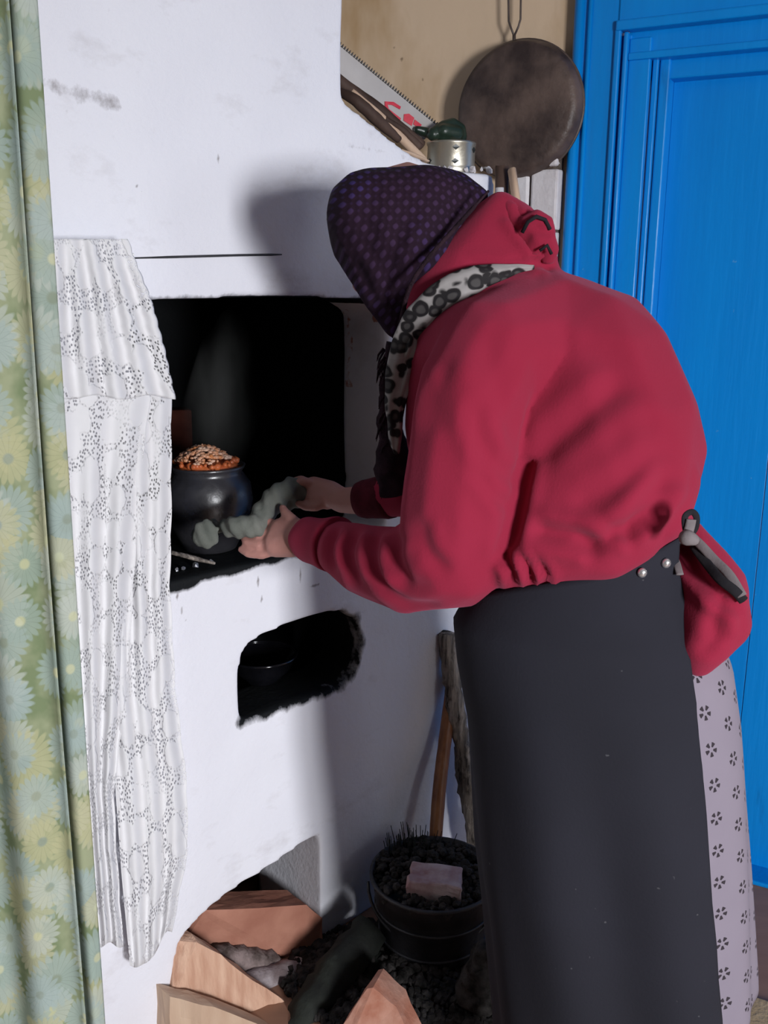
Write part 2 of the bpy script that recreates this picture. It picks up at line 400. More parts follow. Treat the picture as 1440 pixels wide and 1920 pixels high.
def m_lace():
    t = NT('white_lace', .85, .2, (.8, .8, .82)); uv = t.uv(); uv = t.node('ShaderNodeVectorMath', {0: uv, 1: (0, 0, 0)}, operation='ADD').outputs[0]
    t.col(t.mix(t.noise(uv, 25, 3), (.80, .79, .80), (.90, .89, .91)))
    fl = t.vor(uv, 17, .9, dim='2D').outputs['Distance']                       # dense woven blossoms
    fl = t.math('ADD', fl, t.math('MULTIPLY', t.math('SUBTRACT', t.noise(uv, 60, 2), .5), .35))
    dense = t.ramp(fl, [(.41, 1), (.47, 0)])
    d = t.vor(uv, 135, .9, dim='2D').outputs['Distance']
    hole = t.ramp(d, [(.20, .9), (.36, 0)])
    zone = t.ramp(t.noise(uv, 9, 2), [(.34, 0.0), (.46, 1)])
    hole = t.math('MULTIPLY', hole, t.math('MULTIPLY', t.math('SUBTRACT', 1, dense), zone))
    al = t.math('SUBTRACT', 1, hole)
    t.bump(t.math('ADD', dense, t.math('MULTIPLY', al, .5)), .5, .003)
    tl = t.node('ShaderNodeBsdfTranslucent', {0: (.7, .7, .73, 1)}); ms = t.node('ShaderNodeMixShader', {0: .2, 1: t.b.outputs[0], 2: tl.outputs[0]})
    tp = t.node('ShaderNodeBsdfTransparent'); m2 = t.node('ShaderNodeMixShader', {0: al, 1: tp.outputs[0], 2: ms.outputs[0]})
    t.l(m2.outputs[0], t.n['Material Output'].inputs[0]); return t.m
M['lace'] = m_lace()

# ================================================================== THE ROOM
CEIL = 2.5
def wall_poly(name, pts, z0, z1, mat, holes=()):
    """straight wall between two floor points, given thickness outward, with rectangular openings"""
    (x0, y0), (x1, y1) = pts; d = Vector((x1-x0, y1-y0, 0)); ln = d.length
    M_ = Matrix.Translation((x0, y0, 0)) @ Matrix.Rotation(math.atan2(d.y, d.x), 4, 'Z')
    bm = bmesh.new()
    xs = 0
    for a, b, c, e in sorted(holes):
        bm_box(bm, (xs, 0, z0), (a, .15, z1)); bm_box(bm, (a, 0, z0), (b, .15, c)); bm_box(bm, (a, 0, e), (b, .15, z1)); xs = b
    bm_box(bm, (xs, 0, z0), (ln, .15, z1))
    o = from_bm(name, bm, mat); o.matrix_world = M_; o['kind'] = 'structure'; return o
fl = box('floor', (-2.3, -2.9, -.06), (3.4, 4.2, 0), M['floor']); fl['kind'] = 'structure'
ce = box('ceiling', (-2.3, -2.9, CEIL), (3.4, 4.2, CEIL+.06), M['ceiling']); ce['kind'] = 'structure'
# door wall: opening for the door between dx0 and dx1 (frame coordinates)
X_in = DL(1262, 200, .075).x            # left edge of the door leaf
X_out = DL(1082, 100).x                 # outer edge of the casing
Z_head = DL(1300, 105, .075).z
XJ = X_out + .075                       # rough opening
bm = bmesh.new()
bm_box(bm, (-3.2, 0, 0), (XJ, .16, CEIL)); bm_box(bm, (XJ, 0, Z_head+.11), (X_in+.95, .16, CEIL)); bm_box(bm, (X_in+.95, 0, 0), (2.6, .16, CEIL))
wb = from_bm('wall_back', bm, M['beige']); wb.matrix_world = DM; wb['kind'] = 'structure'
# side wall carrying on from the stove, then the unseen walls behind the camera
pL = FM @ Vector((-.752, .012, 0)); pE = Vector((-1.9, pL.y - (pL.x+1.9), 0))
wall_poly('wall_left', ((-1.9, -2.75), (-1.9, pE.y)), 0, CEIL, M['wall'])
wall_poly('wall_stove', ((pE.x, pE.y), (pL.x, pL.y)), 0, CEIL, M['wall'])
wall_poly('wall_front', ((3.05, -2.6), (-1.9, -2.6)), 0, CEIL, M['wall'], [(.35, 1.25, .78, 1.93)])
wall_poly('wall_right', ((3.05, 2.0), (3.05, -2.6)), 0, CEIL, M['wall'], [(2.25, 3.25, 1.05, 2.2)])
def window(name, origin, ang, w_, z0, z1):
    e = empty(name, origin, ang); e['kind'] = 'structure'
    bm = bmesh.new(); h = z1-z0
    for a, b in (((0, .02, 0), (.05, .09, h)), ((w_-.05, .02, 0), (w_, .09, h)), ((0, .02, 0), (w_, .09, .05)), ((0, .02, h-.05), (w_, .09, h)), ((w_/2-.025, .03, 0), (w_/2+.025, .08, h)), ((0, .035, h*.68), (w_, .075, h*.68+.035))):
        bm_box(bm, a, b)
    from_bm('window_frame', bm, M['whitewood'], e)
    box('window_sill', (-.05, -.12, -.04), (w_+.05, .1, 0), M['whitewood'], e)
    return e
window('window_1', (3.05-.35, -2.6, .78), math.pi, .9, .78, 1.93)
window('window_2', (3.05, 2.0-2.25, 1.05), -math.pi/2, 1.0, 1.05, 2.2)

# ------------------------------------------------------------------ door with its casing
door = empty('door_1', DP, DA); door['kind'] = 'structure'
def bxd(name, x0, x1, y0, y1, z0, z1, bev=.004, parent=door, mat='blue'):
    bm = bmesh.new(); bm_box(bm, (x0, y0, z0), (x1, y1, z1), bev); return from_bm(name, bm, M[mat], parent, False)
xa, xb, xc, xd, xe = X_out, DL(1163, 150).x, DL(1180, 150, .01).x, DL(1222, 180, .03).x, X_in
XR = X_in + .80                              # right edge of the door leaf
bxd('casing', xa+.012, xb, -.022, 0.0, 0, 2.46, .004)
bm = bmesh.new(); tube(bm, [(xa+.008, -.02, 0), (xa+.008, -.02, 2.46)], .013, 12); from_bm('casing_bead', bm, M['blue'], door, True)
bm = bmesh.new(); tube(bm, [(xa+.034, -.024, 0), (xa+.034, -.024, 2.40)], .006, 10); from_bm('casing_bead', bm, M['blue'], door, True)
zb = DL(1440, 36).z; zc = zb-.035
bm = bmesh.new()
bm_box(bm, (xb-.012, -.030, 0), (xb+.002, 0, zb+.01), .004); bm_box(bm, (xb+.008, -.026, 0), (xc, 0.0, zb), .004)
bm_box(bm, (xc, -.010, 0), (xd, .05, zb-.012), .003); bm_box(bm, (xd+.003, .004, 0), (xd+.016, .06, zb-.03), .003)
bm_box(bm, (xd+.018, .012, 0), (xe, .09, zb-.035), .004)
bm_box(bm, (xb-.008, -.008, 0), (xc+.004, .05, zb-.004), .002)
from_bm('jamb', bm, M['blue'], door)
bm = bmesh.new()
bm_box(bm, (XR, .012, 0), (XR+.06, .09, zb-.035), .004); bm_box(bm, (XR+.06, -.010, 0), (XR+.08, .05, zb), .004); bm_box(bm, (XR+.08, -.026, 0), (XR+.17, 0, 2.46), .004)
from_bm('jamb', bm, M['blue'], door)
bm = bmesh.new()
bm_box(bm, (xb-.012, -.022, zb+.022), (XR+.10, 0.0, 2.46), .004)
bm_box(bm, (xb-.01, -.034, zb+.002), (XR+.10, 0.0, zb+.024), .004)
bm_box(bm, (xc-.006, .0, zb-.045), (XR+.06, .06, zb+.004), .003)
bm_box(bm, (xc, -.018, zb-.060), (XR+.06, .06, zb-.044), .003)
bm_box(bm, (xd, .02, zb-.10), (XR+.06, .09, zb-.058), .004)
from_bm('door_head', bm, M['blue'], door)
leaf_edges = [X_in, DL(1412, 1130, .06).x, X_in+.29, X_in+.46, X_in+.63, XR]
leaf_edges = sorted(leaf_edges)
for a, b in zip(leaf_edges, leaf_edges[1:]):
    if b-a < .03: continue
    bxd('plank', a+.0002, b-.0002, .066+random.uniform(0, .0006), .10, .012, zb-.09, .0010)
bm = bmesh.new(); bm_box(bm, (XR-.11, .05, .98), (XR-.07, .066, 1.14), .004); tube(bm, [(XR-.09, .06, 1.07), (XR-.09, .012, 1.07), (XR-.20, .008, 1.07)], .008, 10)
from_bm('door_handle', bm, M['iron'], door)
th_ = bxd('threshold', X_in-.02, XR+.02, -.01, .15, 0, .012, .004)

# ------------------------------------------------------------------ whitewashed brick pier beside the door
pier = empty('wall_pier', DP, DA); pier['kind'] = 'structure'
px0, px1 = DL(968, 420).x, DL(1056, 400).x-.002
ztop = DL(1000, 300).z+.03
box('mortar_core', (px0+.004, -.034, 0), (px1-.004, -.001, ztop-.004), M['mortar'], pier)
z = 0.0; row = 0
while z < ztop-.01:
    h = min(.148, ztop-z); cut = px0 + (px1-px0)*(.40 if row % 2 else .28)
    for a, b in ((px0, cut), (cut, px1)):
        bm = bmesh.new(); j = lambda: random.uniform(-.0025, .0025)
        vs = bm_box(bm, (a+.0025+j(), -.048+j(), z+.0025), (b-.0025+j(), -.003, z+h-.003+j()), .006)
        for v in bm.verts: v.co += Vector((noise.noise(v.co*40), noise.noise(v.co*43+Vector((5, 5, 5))), noise.noise(v.co*39)))*.0025
        from_bm('brick', bm, M['whitebrick'], pier)
    z += h; row += 1

# ================================================================== THE STOVE
stove = empty('brick_stove', FP, TH, label='whitewashed masonry stove with a sooty open mouth and arched wood store below', cat='stove')
def ring(bm, pts, y0, y1, holes=()):
    polys = [[Vector((x, z, 0)) for x, z in p] for p in [pts]+list(holes)]
    flat = [p for poly in polys for p in poly]; tris = tessellate_polygon(polys)
    A = [bm.verts.new((p.x, y0, p.y)) for p in flat]; B = [bm.verts.new((p.x, y1, p.y)) for p in flat]
    for a, b, c in tris:
        bm.faces.new((A[a], A[b], A[c])); bm.faces.new((B[c], B[b], B[a]))
    k = 0
    for poly in polys:
        n = len(poly)
        for i in range(n):
            i0, i1 = k+i, k+(i+1) % n; bm.faces.new((A[i0], A[i1], B[i1], B[i0]))
        k += n
sC = SZ(641, 100)[0]; sR = SZ(924, 340)[0]
shoulder = [SZ(*p) for p in ((646, 192), (672, 210), (705, 236), (740, 266), (775, 290), (800, 303), (850, 320), (923, 326))]
outl = [(-.75, 0), (-.75, CEIL), (sC, CEIL), (sC, shoulder[0][1]+.03)] + shoulder + [(sR, shoulder[-1][1]-.03), (sR, 0)]
TW = .140
m_r = SZ(724, 700)[0]; m_l = SZ(262, 800)[0]
m_top = SZ(450, 561)[1]; shelf_z = .955
mouth = [(m_l, shelf_z), (m_l-.005, m_top-.01), (SZ(300, 563)[0], m_top), (SZ(520, 560)[0], m_top+.004), (SZ(680, 560)[0], m_top), (m_r-.006, m_top-.03), (m_r, m_top-.12), (m_r-.004, 1.2), (m_r+.003, 1.06), (m_r, shelf_z)]
nich = [SZ(*p) for p in ((455, 1352), (450, 1290), (453, 1240), (462, 1214), (492, 1192), (530, 1176), (585, 1157), (640, 1144), (668, 1160), (676, 1205), (664, 1255), (640, 1283), (560, 1310))]
a_r = SZ(598, 1600)[0]
arch = [(SZ(331, 1850)[0], 0)] + [SZ(*p) for p in ((331, 1800), (336, 1772), (352, 1745), (395, 1703), (440, 1670), (500, 1628), (550, 1592), (580, 1572))] + [(a_r-.004, SZ(598, 1562)[1]), (a_r, SZ(598, 1580)[1]), (a_r, 0)]
# outline with the arch cut in from below
base = outl[:1] + outl[1:] + arch[::-1]
bm = bmesh.new()
ring(bm, base, 0, TW, [mouth, nich])
def slab(x0, x1, y0, y1, z0, z1): bm_box(bm, (x0, y0, z0), (x1, y1, z1))
XL, XRi = -.30, m_r+.10
# chimney breast and body behind the front
slab(-.75, sC, TW-.05, .16, 1.68, CEIL)
slab(sC-.35, .50, TW-.02, .36, 1.66, 1.80)
slab(sC, sR-.03, TW-.02, .34, 1.60, SZ(850, 319)[1])
slab(-.75, XL+.03, TW-.02, .80, 0, 1.70)
slab(XL, XRi, TW-.02, .80, 1.62, 1.70)            # vault over the chamber
slab(XL, XRi, .70, .80, 0, 1.65)                   # back
slab(XL, XRi-.02, TW-.03, .75, shelf_z-.13, shelf_z)    # hearth shelf
slab(m_r+.03, XRi+.04, TW-.02, .76, shelf_z-.1, 1.65)     # chamber right cheek
nx = [p[0] for p in nich]; nzs = [p[1] for p in nich]
slab(min(nx)-.12, max(nx)+.08, TW+.20, TW+.26, min(nzs)-.1, max(nzs)+.05)      # niche back
slab(max(nx)+.0, max(nx)+.07, TW-.02, TW+.24, min(nzs)-.1, max(nzs)+.05)
slab(min(nx)-.12, min(nx)-.06, TW-.02, TW+.24, min(nzs)-.1, max(nzs)+.05)
slab(min(nx)-.12, max(nx)+.07, TW-.02, TW+.24, min(nzs)-.10, min(nzs)-.02)
slab(a_r, XRi+.04, TW-.02, .24, 0, .5)                   # right cheek of the wood store
slab(a_r+.10, XRi+.04, .2, .76, 0, shelf_z)
slab(XRi-.02, sR-.10, TW-.02, .20, 0, 1.70)
slab(XL, XRi, TW-.02, .75, .47, .52)
me = remesh(bm, .0085, 5, .5)
C = co_array(me); x, y, zz = C[:, 0], C[:, 1], C[:, 2]
# hand-plastered unevenness
nn = nz(C[:, :], 3.0, 1)*.008 + nz(C, 9.0, 2)*.0035
C2 = C.copy(); C2[:, 1] += nn*(y < .05); set_co(me, C2)
n1 = nz(C, 14, 3); n2 = nz(C, 38, 4)
soot_shade = np.zeros(len(C))
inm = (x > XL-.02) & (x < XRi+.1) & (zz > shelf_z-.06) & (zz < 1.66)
soot_shade = np.maximum(soot_shade, sstep(TW-.012, TW+.03, y + n1*.02)*inm)                # chamber
tooth = np.array([noise.noise(Vector((a*22, 0, 1.3))) for a in x])
shelf = (zz < shelf_z+.03) & (zz > shelf_z-.20) & (x > m_l-.03) & (x < m_r+.02)
low = shelf_z - .004 - np.maximum(0, .016-(x-m_l)*.06) - tooth*.008
soot_shade = np.maximum(soot_shade, sstep(low-.022, low+.008, zz)*shelf*(x < m_r-.03))
soot_shade = np.maximum(soot_shade, ((y > .004) & (zz < shelf_z+.02) & (zz > shelf_z-.06) & (x > m_l) & (x < m_r-.05))*1.0)
soot_shade = np.maximum(soot_shade, .50*sstep(.022, 0, zz-m_top-n1*.008)*sstep(m_r+.0, m_r-.08, x)*(x > m_l-.02)*(zz > m_top-.02)*(y < .03))       # lintel smudge
soot_shade = np.maximum(soot_shade, (zz > m_top-.03)*(zz < m_top+.02)*(y > .012)*(x > m_l)*(x < m_r-.05)*1.0)
# small niche
cx_, cz_ = np.mean(nx), np.mean(nzs)
ins = (x > min(nx)-.12) & (x < max(nx)+.05) & (zz > min(nzs)-.08) & (zz < max(nzs)+.04)
soot_shade = np.maximum(soot_shade, sstep(.008, .040, y + n1*.010 + .02*((x < cx_) & (y > .012)) - .004*sstep(cx_+.03, max(nx), x))*ins)
# brushed soot around the lower and right lips of the niche
def segd(px_, pz_, A, B):
    A = np.array(A); B = np.array(B); d = B-A; t = np.clip(((px_-A[0])*d[0]+(pz_-A[1])*d[1])/(d@d), 0, 1)
    return np.hypot(px_-A[0]-t*d[0], pz_-A[1]-t*d[1])
dl = np.minimum(segd(x, zz, nich[0], nich[-1]), segd(x, zz, nich[-1], nich[-2]))
dr = np.minimum.reduce([segd(x, zz, nich[-2], nich[-3]), segd(x, zz, nich[-3], nich[-4]), segd(x, zz, nich[-4], nich[-5])])
soot_shade = np.maximum(soot_shade, .62*sstep(.030, .0, dr + n2*.008)*(y < .06))
soot_shade = np.maximum(soot_shade, .72*sstep(.034, .0, dl + n2*.008)*(y < .03)*(x < max(nx)))
soot_shade = np.maximum(soot_shade, .5*sstep(.02, 0, segd(x, zz, nich[7], nich[8]))*(y < .03))
# unlit depth of the wood store: soot and shade painted black together
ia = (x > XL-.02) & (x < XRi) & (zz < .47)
soot_shade = np.maximum(soot_shade, sstep(.19, .25, y + n1*.02)*ia*.9)
grime = np.zeros(len(C))
grime = np.maximum(grime, .55*sstep(.035, 0, np.abs(segd(x, zz, SZ(80, 155), SZ(215, 195)))))                 # cobwebby smear, top left
grime = np.maximum(grime, .45*sstep(.02, 0, segd(x, zz, SZ(650, 272), SZ(800, 305)))*(y < .05))
grime = np.maximum(grime, .5*sstep(.05, 0, segd(x, zz, SZ(590, 1760), SZ(760, 1690)))*(y < .05))
grime = np.maximum(grime, .22*sstep(.3, .0, zz)*(x > a_r)*(y < .05))
grime = np.maximum(grime, .26*sstep(TW-.04, TW-.005, y)*(x > m_r-.05)*(x < m_r+.02)*(zz > shelf_z)*(zz < m_top))
grime = np.maximum(grime, .5*((y > .01) & (y < .2) & (x > a_r-.02) & (x < a_r+.02) & (zz < .3))*.6)
for px_, py_, r_, k_ in ((378, 1500, .018, .45), (372, 1560, .014, .42), (352, 1620, .012, .4), (345, 1230, .012, .38), (505, 1590, .012, .38), (205, 20, .012, .5), (130, 215, .02, .42), (410, 300, .008, .42), (620, 520, .02, .40), (350, 545, .02, .42), (690, 1330, .03, .33), (760, 1390, .03, .33), (850, 1600, .03, .45)):
    q_ = SZ(px_, py_); grime = np.maximum(grime, k_*sstep(r_*1.6, 0, np.hypot(x-q_[0], (zz-q_[1])*.6))*(y < .05))
for A_, B_ in (((560, 1052), (566, 1100)), ((566, 1100), (600, 1096)), ((480, 1070), (492, 1130)), ((330, 1105), (350, 1165)), ((598, 1500), (597, 1566)), ((250, 345), (262, 362)), ((410, 290), (408, 305))):
    grime = np.maximum(grime, .75*sstep(.006, .0, segd(x, zz, SZ(*A_), SZ(*B_)))*(y < .05))
bare = np.zeros(len(C))
bare = np.maximum(bare, .8*sstep(.035, .0, np.sqrt((x-m_r)**2+(zz-(m_top-.035))**2+(y-.03)**2)))
bare = np.maximum(bare, .42*((zz > m_top-.2) & (zz < m_top) & (x > m_r-.02) & (x < m_r+.02) & (y > TW-.035) & (y < TW)))
for k, a in (('soot_shade', soot_shade), ('grime', grime), ('bare', bare)): attr(me, k, a)
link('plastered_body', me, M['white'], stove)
# thin dark strip standing in for the hood's shaded groove above the mouth
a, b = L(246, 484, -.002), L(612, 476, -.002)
bm = bmesh.new(); tube(bm, [a, (a+b)/2+Vector((0, 0, .001)), b], .0022, 6); from_bm('hood_shade_line', bm, M['iron'], stove)
# crumbled plaster along the shelf top (right shoulder)
bm = bmesh.new()
for i in range(34):
    q = L(random.uniform(790, 922), random.uniform(314, 325), random.uniform(.0, .05)); r_ = random.uniform(.003, .008)
    v0 = len(bm.verts); r0 = bmesh.ops.create_icosphere(bm, subdivisions=1, radius=r_, matrix=Matrix.Translation(q))
    for v in r0['verts']: v.co += Vector((random.uniform(-1, 1), random.uniform(-1, 1), random.uniform(-1, 1)))*r_*.35
tag(from_bm('plaster_crumbs', bm, M['whitebrick'], stove), kind='stuff')

# ================================================================== THINGS ON THE STOVE SHOULDER
def root_at(name, P, rz=0, **k):
    e = empty(name, P, rz, **k); return e, (Matrix.Translation(P) @ Matrix.Rotation(rz, 4, 'Z')).inverted()
def LW(px, py, depth=0): return FM @ L(px, py, depth)      # world point on a plane behind the stove front
ledge_z = SZ(850, 319)[1]
# tin can; dark plates stand in for the shade in its punched holes
P = LW(846, 300, .075); P.z = ledge_z
can, I = root_at('tin_can', P, label='small dented tin can with punched diamond holes on the stove shoulder', cat='can')
hc = .071; rc = .055
bm = bmesh.new()
lathe(bm, [(rc*.96, 0), (rc, .003), (rc, hc*.2), (rc*.985, hc*.24), (rc, hc*.28), (rc, hc*.9), (rc*1.03, hc*.93), (rc*1.03, hc), (rc*.97, hc), (rc*.96, hc*.8), (rc*.95, .006)], 40)
for v in bm.verts: v.co.x *= 1 + .05*noise.noise(v.co*30)
from_bm('can_body', bm, M['tin'], can, True)
ang0 = math.atan2(-P.y, -P.x)
for da, zh in ((.18, .78), (.16, .36), (1.2, .75), (-1.1, .4)):
    bm = bmesh.new(); A = ang0+da
    for dx, dz in ((-.008, 0), (0, .006), (.009, .001), (0, -.006)):
        a_ = A+dx/rc; bm.verts.new((math.cos(a_)*(rc+.0012), math.sin(a_)*(rc+.0012), hc*zh+dz))
    bm.verts.ensure_lookup_table(); f = bm.faces.new(bm.verts); r_ = bmesh.ops.extrude_face_region(bm, geom=[f])
    for v in r_['geom']:
        if isinstance(v, bmesh.types.BMVert): v.co *= 1; v.co.x -= math.cos(A)*.003; v.co.y -= math.sin(A)*.003
    from_bm('hole_shade_plate', bm, M['holeshade'], can)
# hand saw
saw, I = root_at('hand_saw', LW(815, 262, .15), label='hand saw with toothed steel blade, red print and dark green handle', cat='saw')
def plate(bm, pts, th, dirv):
    A = [bm.verts.new(I @ p) for p in pts]; B = [bm.verts.new(I @ (p + dirv*th)) for p in pts]
    bm.faces.new(A); bm.faces.new(B[::-1]); n = len(pts)
    for i in range(n): bm.faces.new((A[i], B[i], B[(i+1) % n], A[(i+1) % n]))
back = (FM.to_3x3() @ Vector((0, 1, 0)))
sd = lambda px: .175 + (815-px)*.00018
q = lambda px, py, o=0: LW(px, py, sd(px)+o)
bm = bmesh.new(); plate(bm, [q(545, 6), q(826, 238), q(795, 262), q(558, 128)], .0015, back); from_bm('saw_blade', bm, M['steel'], saw)
bm = bmesh.new()
nt = 62
for i in range(nt):
    t0 = i/nt; t1 = (i+.8)/nt
    a = Vector((545+281*t0, 6+232*t0)); b = Vector((545+281*t1, 6+232*t1)); c = (a+b)/2 + Vector((2.8, -3.6))
    plate(bm, [q(a.x-1, a.y+2.4), q(*c), q(b.x-1, b.y+2.4)], .0018, back)
tag(from_bm('saw_teeth', bm, M['teeth'], saw), kind='stuff')
bm = bmesh.new()
for poly in ([(722, 190), (738, 191), (752, 200), (750, 205), (736, 197), (727, 196), (729, 204), (752, 222), (750, 227), (722, 206)],
             [(758, 214), (767, 213), (777, 221), (772, 236), (757, 226)], [(778, 224), (791, 234), (786, 240), (775, 233)]):
    plate(bm, [q(x_, y_, -.0012) for x_, y_ in poly], .001, back)
from_bm('red_print', bm, M['redprint'], saw)
bm = bmesh.new()
hp = [q(782, 243, -.01), q(806, 250, -.02), q(826, 254, -.03)]
chain(bm, [(I @ hp[0], .009), (I @ hp[1], .013), (I @ hp[2], .015)])
chain(bm, [(I @ q(812, 252, -.035), .016), (I @ q(832, 236, -.04), .013), (I @ q(848, 232, -.045), .014), (I @ q(862, 242, -.05), .015), (I @ q(866, 256, -.05), .013), (I @ q(830, 257, -.045), .014)])
hull(bm, [(I @ q(832, 246, -.05), .017), (I @ q(856, 250, -.055), .018)])
link('saw_handle', remesh(bm, .003, 2), M['darkgreen'], saw)
# smoked sticks lying on the shoulder
def stick(name, label, cat, pts, rads, mat, seg=9, flat=1.0, wob=.12, n=22, extra=None, group=None, straight=False):
    base_ = min(pts, key=lambda p: p.z).copy(); e, I_ = root_at(name, base_, label=label, cat=cat, group=group)
    sp = [tuple(I_ @ p)+(r_,) for p, r_ in zip(pts, rads)]
    sp = [tuple(np.array(sp[0])*(1-k/(n-1))+np.array(sp[-1])*k/(n-1)) for k in range(n)] if straight else spline(sp, n)
    bm = bmesh.new(); tube(bm, [s_[:3] for s_ in sp], [s_[3] for s_ in sp], seg, flat)
    for v in bm.verts: v.co += Vector((noise.noise(v.co*55), noise.noise(v.co*55+Vector((9, 0, 0))), noise.noise(v.co*50+Vector((0, 9, 0)))))*wob*max(rads)
    o = from_bm(name+'_shaft' if extra else 'shaft', bm, mat, e, True)
    return e, I_, o
stick('smoked_stick', 'thick dark smoked stick nearest the saw blade on the stove shoulder', 'stick',
      [LW(585, 108, .20), LW(642, 158, .17), (LW(712, 205, .14)), LW(752, 240, .12), LW(790, 272, .11)], [.012, .015, .012, .012, .013], M['darkwood'])
stick('peeled_stick', 'pale peeled stick between the dark sticks on the stove shoulder', 'stick',
      [LW(660, 170, .13), LW(700, 206, .11), LW(735, 240, .10), LW(765, 272, .085), LW(796, 300, .08)], [.005, .008, .009, .010, .008], M['palewood'])
stick('smoked_stick', 'dark bent stick lowest on the sloping stove shoulder', 'stick',
      [LW(634, 170, .12), LW(668, 190, .085), LW(708, 226, .07), LW(748, 262, .065)], [.008, .012, .013, .008], M['darkwood'])
stick('peeled_chip', 'flat pale wood chip under the can end of the sticks', 'stick',
      [LW(752, 281, .04), LW(776, 292, .045), LW(802, 302, .05)], [.005, .010, .006], M['palewood'], flat=.5)
stick('smoked_stick', 'short brown stick with a pale cut end leaning beside the tin can', 'stick',
      [LW(722, 222, .10), LW(755, 245, .09), LW(786, 276, .08)], [.006, .008, .011], M['darkwood'])
# frying pan hanging on the wall
pc = DM @ DL(972, 206, -.045)
pan, I = root_at('frying_pan', DM @ DL(972, 206, -.045), label='round burnt iron frying pan hanging bottom outwards above the white bricks', cat='pan')
rp = 103.5*(pc.y/1800)/math.cos(R(27.25))*.985
Mx = I @ (DM @ Matrix.Translation(DMI @ pc) @ Matrix.Rotation(R(90), 4, 'X'))
bm = bmesh.new()      # bottom faces the room
lathe(bm, [(0.001, .030), (rp*.55, .029), (rp*.86, .026), (rp*.93, .022), (rp*.955, .014), (rp*.985, .004), (rp, -.006), (rp*1.0, -.012), (rp*.975, -.012), (rp*.96, -.004), (rp*.90, .012), (.001, .014)], 64, Mx)
for v in bm.verts: v.co += Vector((0, 0, 1))*noise.noise(v.co*9)*.003
from_bm('pan_body', bm, M['panmetal'], pan, True)
bm = bmesh.new(); tube(bm, [Mx @ Vector((math.cos(a)*rp*.995, math.sin(a)*rp*.995, -.010)) for a in [k*2*math.pi/64 for k in range(65)]], .0042, 8, cap=False); from_bm('rim', bm, M['wire'], pan, True)
g = lambda px, py: I @ (DM @ DL(px, py, -.035))
bm = bmesh.new()
tube(bm, [g(965, 92), g(964, 78), g(964, 66)], .0042, 8)
tube(bm, [g(964, 68), g(958, 52), g(954, 40), g(953, -25), g(957, -55)], .0026, 8)
tube(bm, [g(964, 68), g(972, 50), g(976, 36), g(977, -25), g(972, -55), g(957, -55)], .0026, 8)
from_bm('wire_handle', bm, M['wire'], pan, True)
bm = bmesh.new(); hull(bm, [(g(1040, 280), .006), (g(1057, 287), .004)]); from_bm('rim_tab', bm, M['wire'], pan)
nail, I = root_at('nail', DM @ DL(965, -54, -.02), label='iron nail in the beige wall holding the pan wire', cat='nail')
bm = bmesh.new(); tube(bm, [I @ (DM @ DL(965, -52, .03)), I @ (DM @ DL(965, -52, -.05))], .003, 8); from_bm('nail_shank', bm, M['iron'], nail)
# poles of oven forks standing in the gap beside the stove
def floor_pt(P): return Vector((P.x, P.y, .012))
a = W(941, 312, 2.30); stick('oven_fork', 'dark pole of an oven fork standing in the gap beside the stove', 'tool', [a, W(944, 480, 2.28), floor_pt(W(940, 1500, 2.16))], [.016, .014, .013], M['darkwood'], n=12, straight=True)
stick('wooden_peel', 'pale wooden peel handle leaning beside the white brick pier', 'tool', [W(960, 318, 2.27), W(986, 400, 2.25), floor_pt(W(1190, 1500, 1.95))], [.019, .015, .015], M['palewood'], flat=.5, n=30, straight=True, wob=.05)
stick('peg', 'white-tipped peg leaning behind the woman\'s hood', 'tool', [W(937, 352, 2.22), W(938, 420, 2.22), floor_pt(W(940, 1500, 2.14))], [.009, .010, .010], M['whitebrick'], n=10, wob=.05, straight=True)

# ================================================================== IN THE MOUTH OF THE STOVE
P = W(392, 980, 1.94); P.z = shelf_z
pot, I = root_at('cooking_pot', P, label='round shiny black cooking pot steaming in the stove mouth', cat='pot')
bm = bmesh.new()
lathe(bm, [(.045, 0), (.055, .004), (.082, .06), (.092, .105), (.088, .140), (.074, .160), (.070, .166), (.076, .174), (.078, .179), (.073, .180), (.066, .168), (.068, .12)], 48)
from_bm('pot_body', bm, M['pot'], pot, True)
bm = bmesh.new()
for i in range(260):
    a = random.uniform(0, 6.28); r_ = .066*math.sqrt(random.random()); hgt = .178 + .026*(1-(r_/.066)**2)
    top = random.random()
    v = bmesh.ops.create_icosphere(bm, subdivisions=1, radius=random.uniform(.0028, .006), matrix=Matrix.Translation((math.cos(a)*r_*.8-.008, math.sin(a)*r_*.95, hgt+.012)) @ Matrix.Diagonal((random.uniform(.8, 1.7), 1, random.uniform(.6, 1.1), 1)))
tag(from_bm('shredded_cabbage', bm, M['food'], pot, True), kind='stuff')
bm = bmesh.new(); hull(bm, [((0, 0, .176), (.066, .066, .016))])
for i in range(60):
    a = random.uniform(0, 6.28); r_ = random.uniform(.045, .068)
    bmesh.ops.create_icosphere(bm, subdivisions=1, radius=random.uniform(.005, .009), matrix=Matrix.Translation((math.cos(a)*r_, math.sin(a)*r_, .185)))
tag(from_bm('orange_stew', bm, M['food2'], pot, True), kind='stuff')
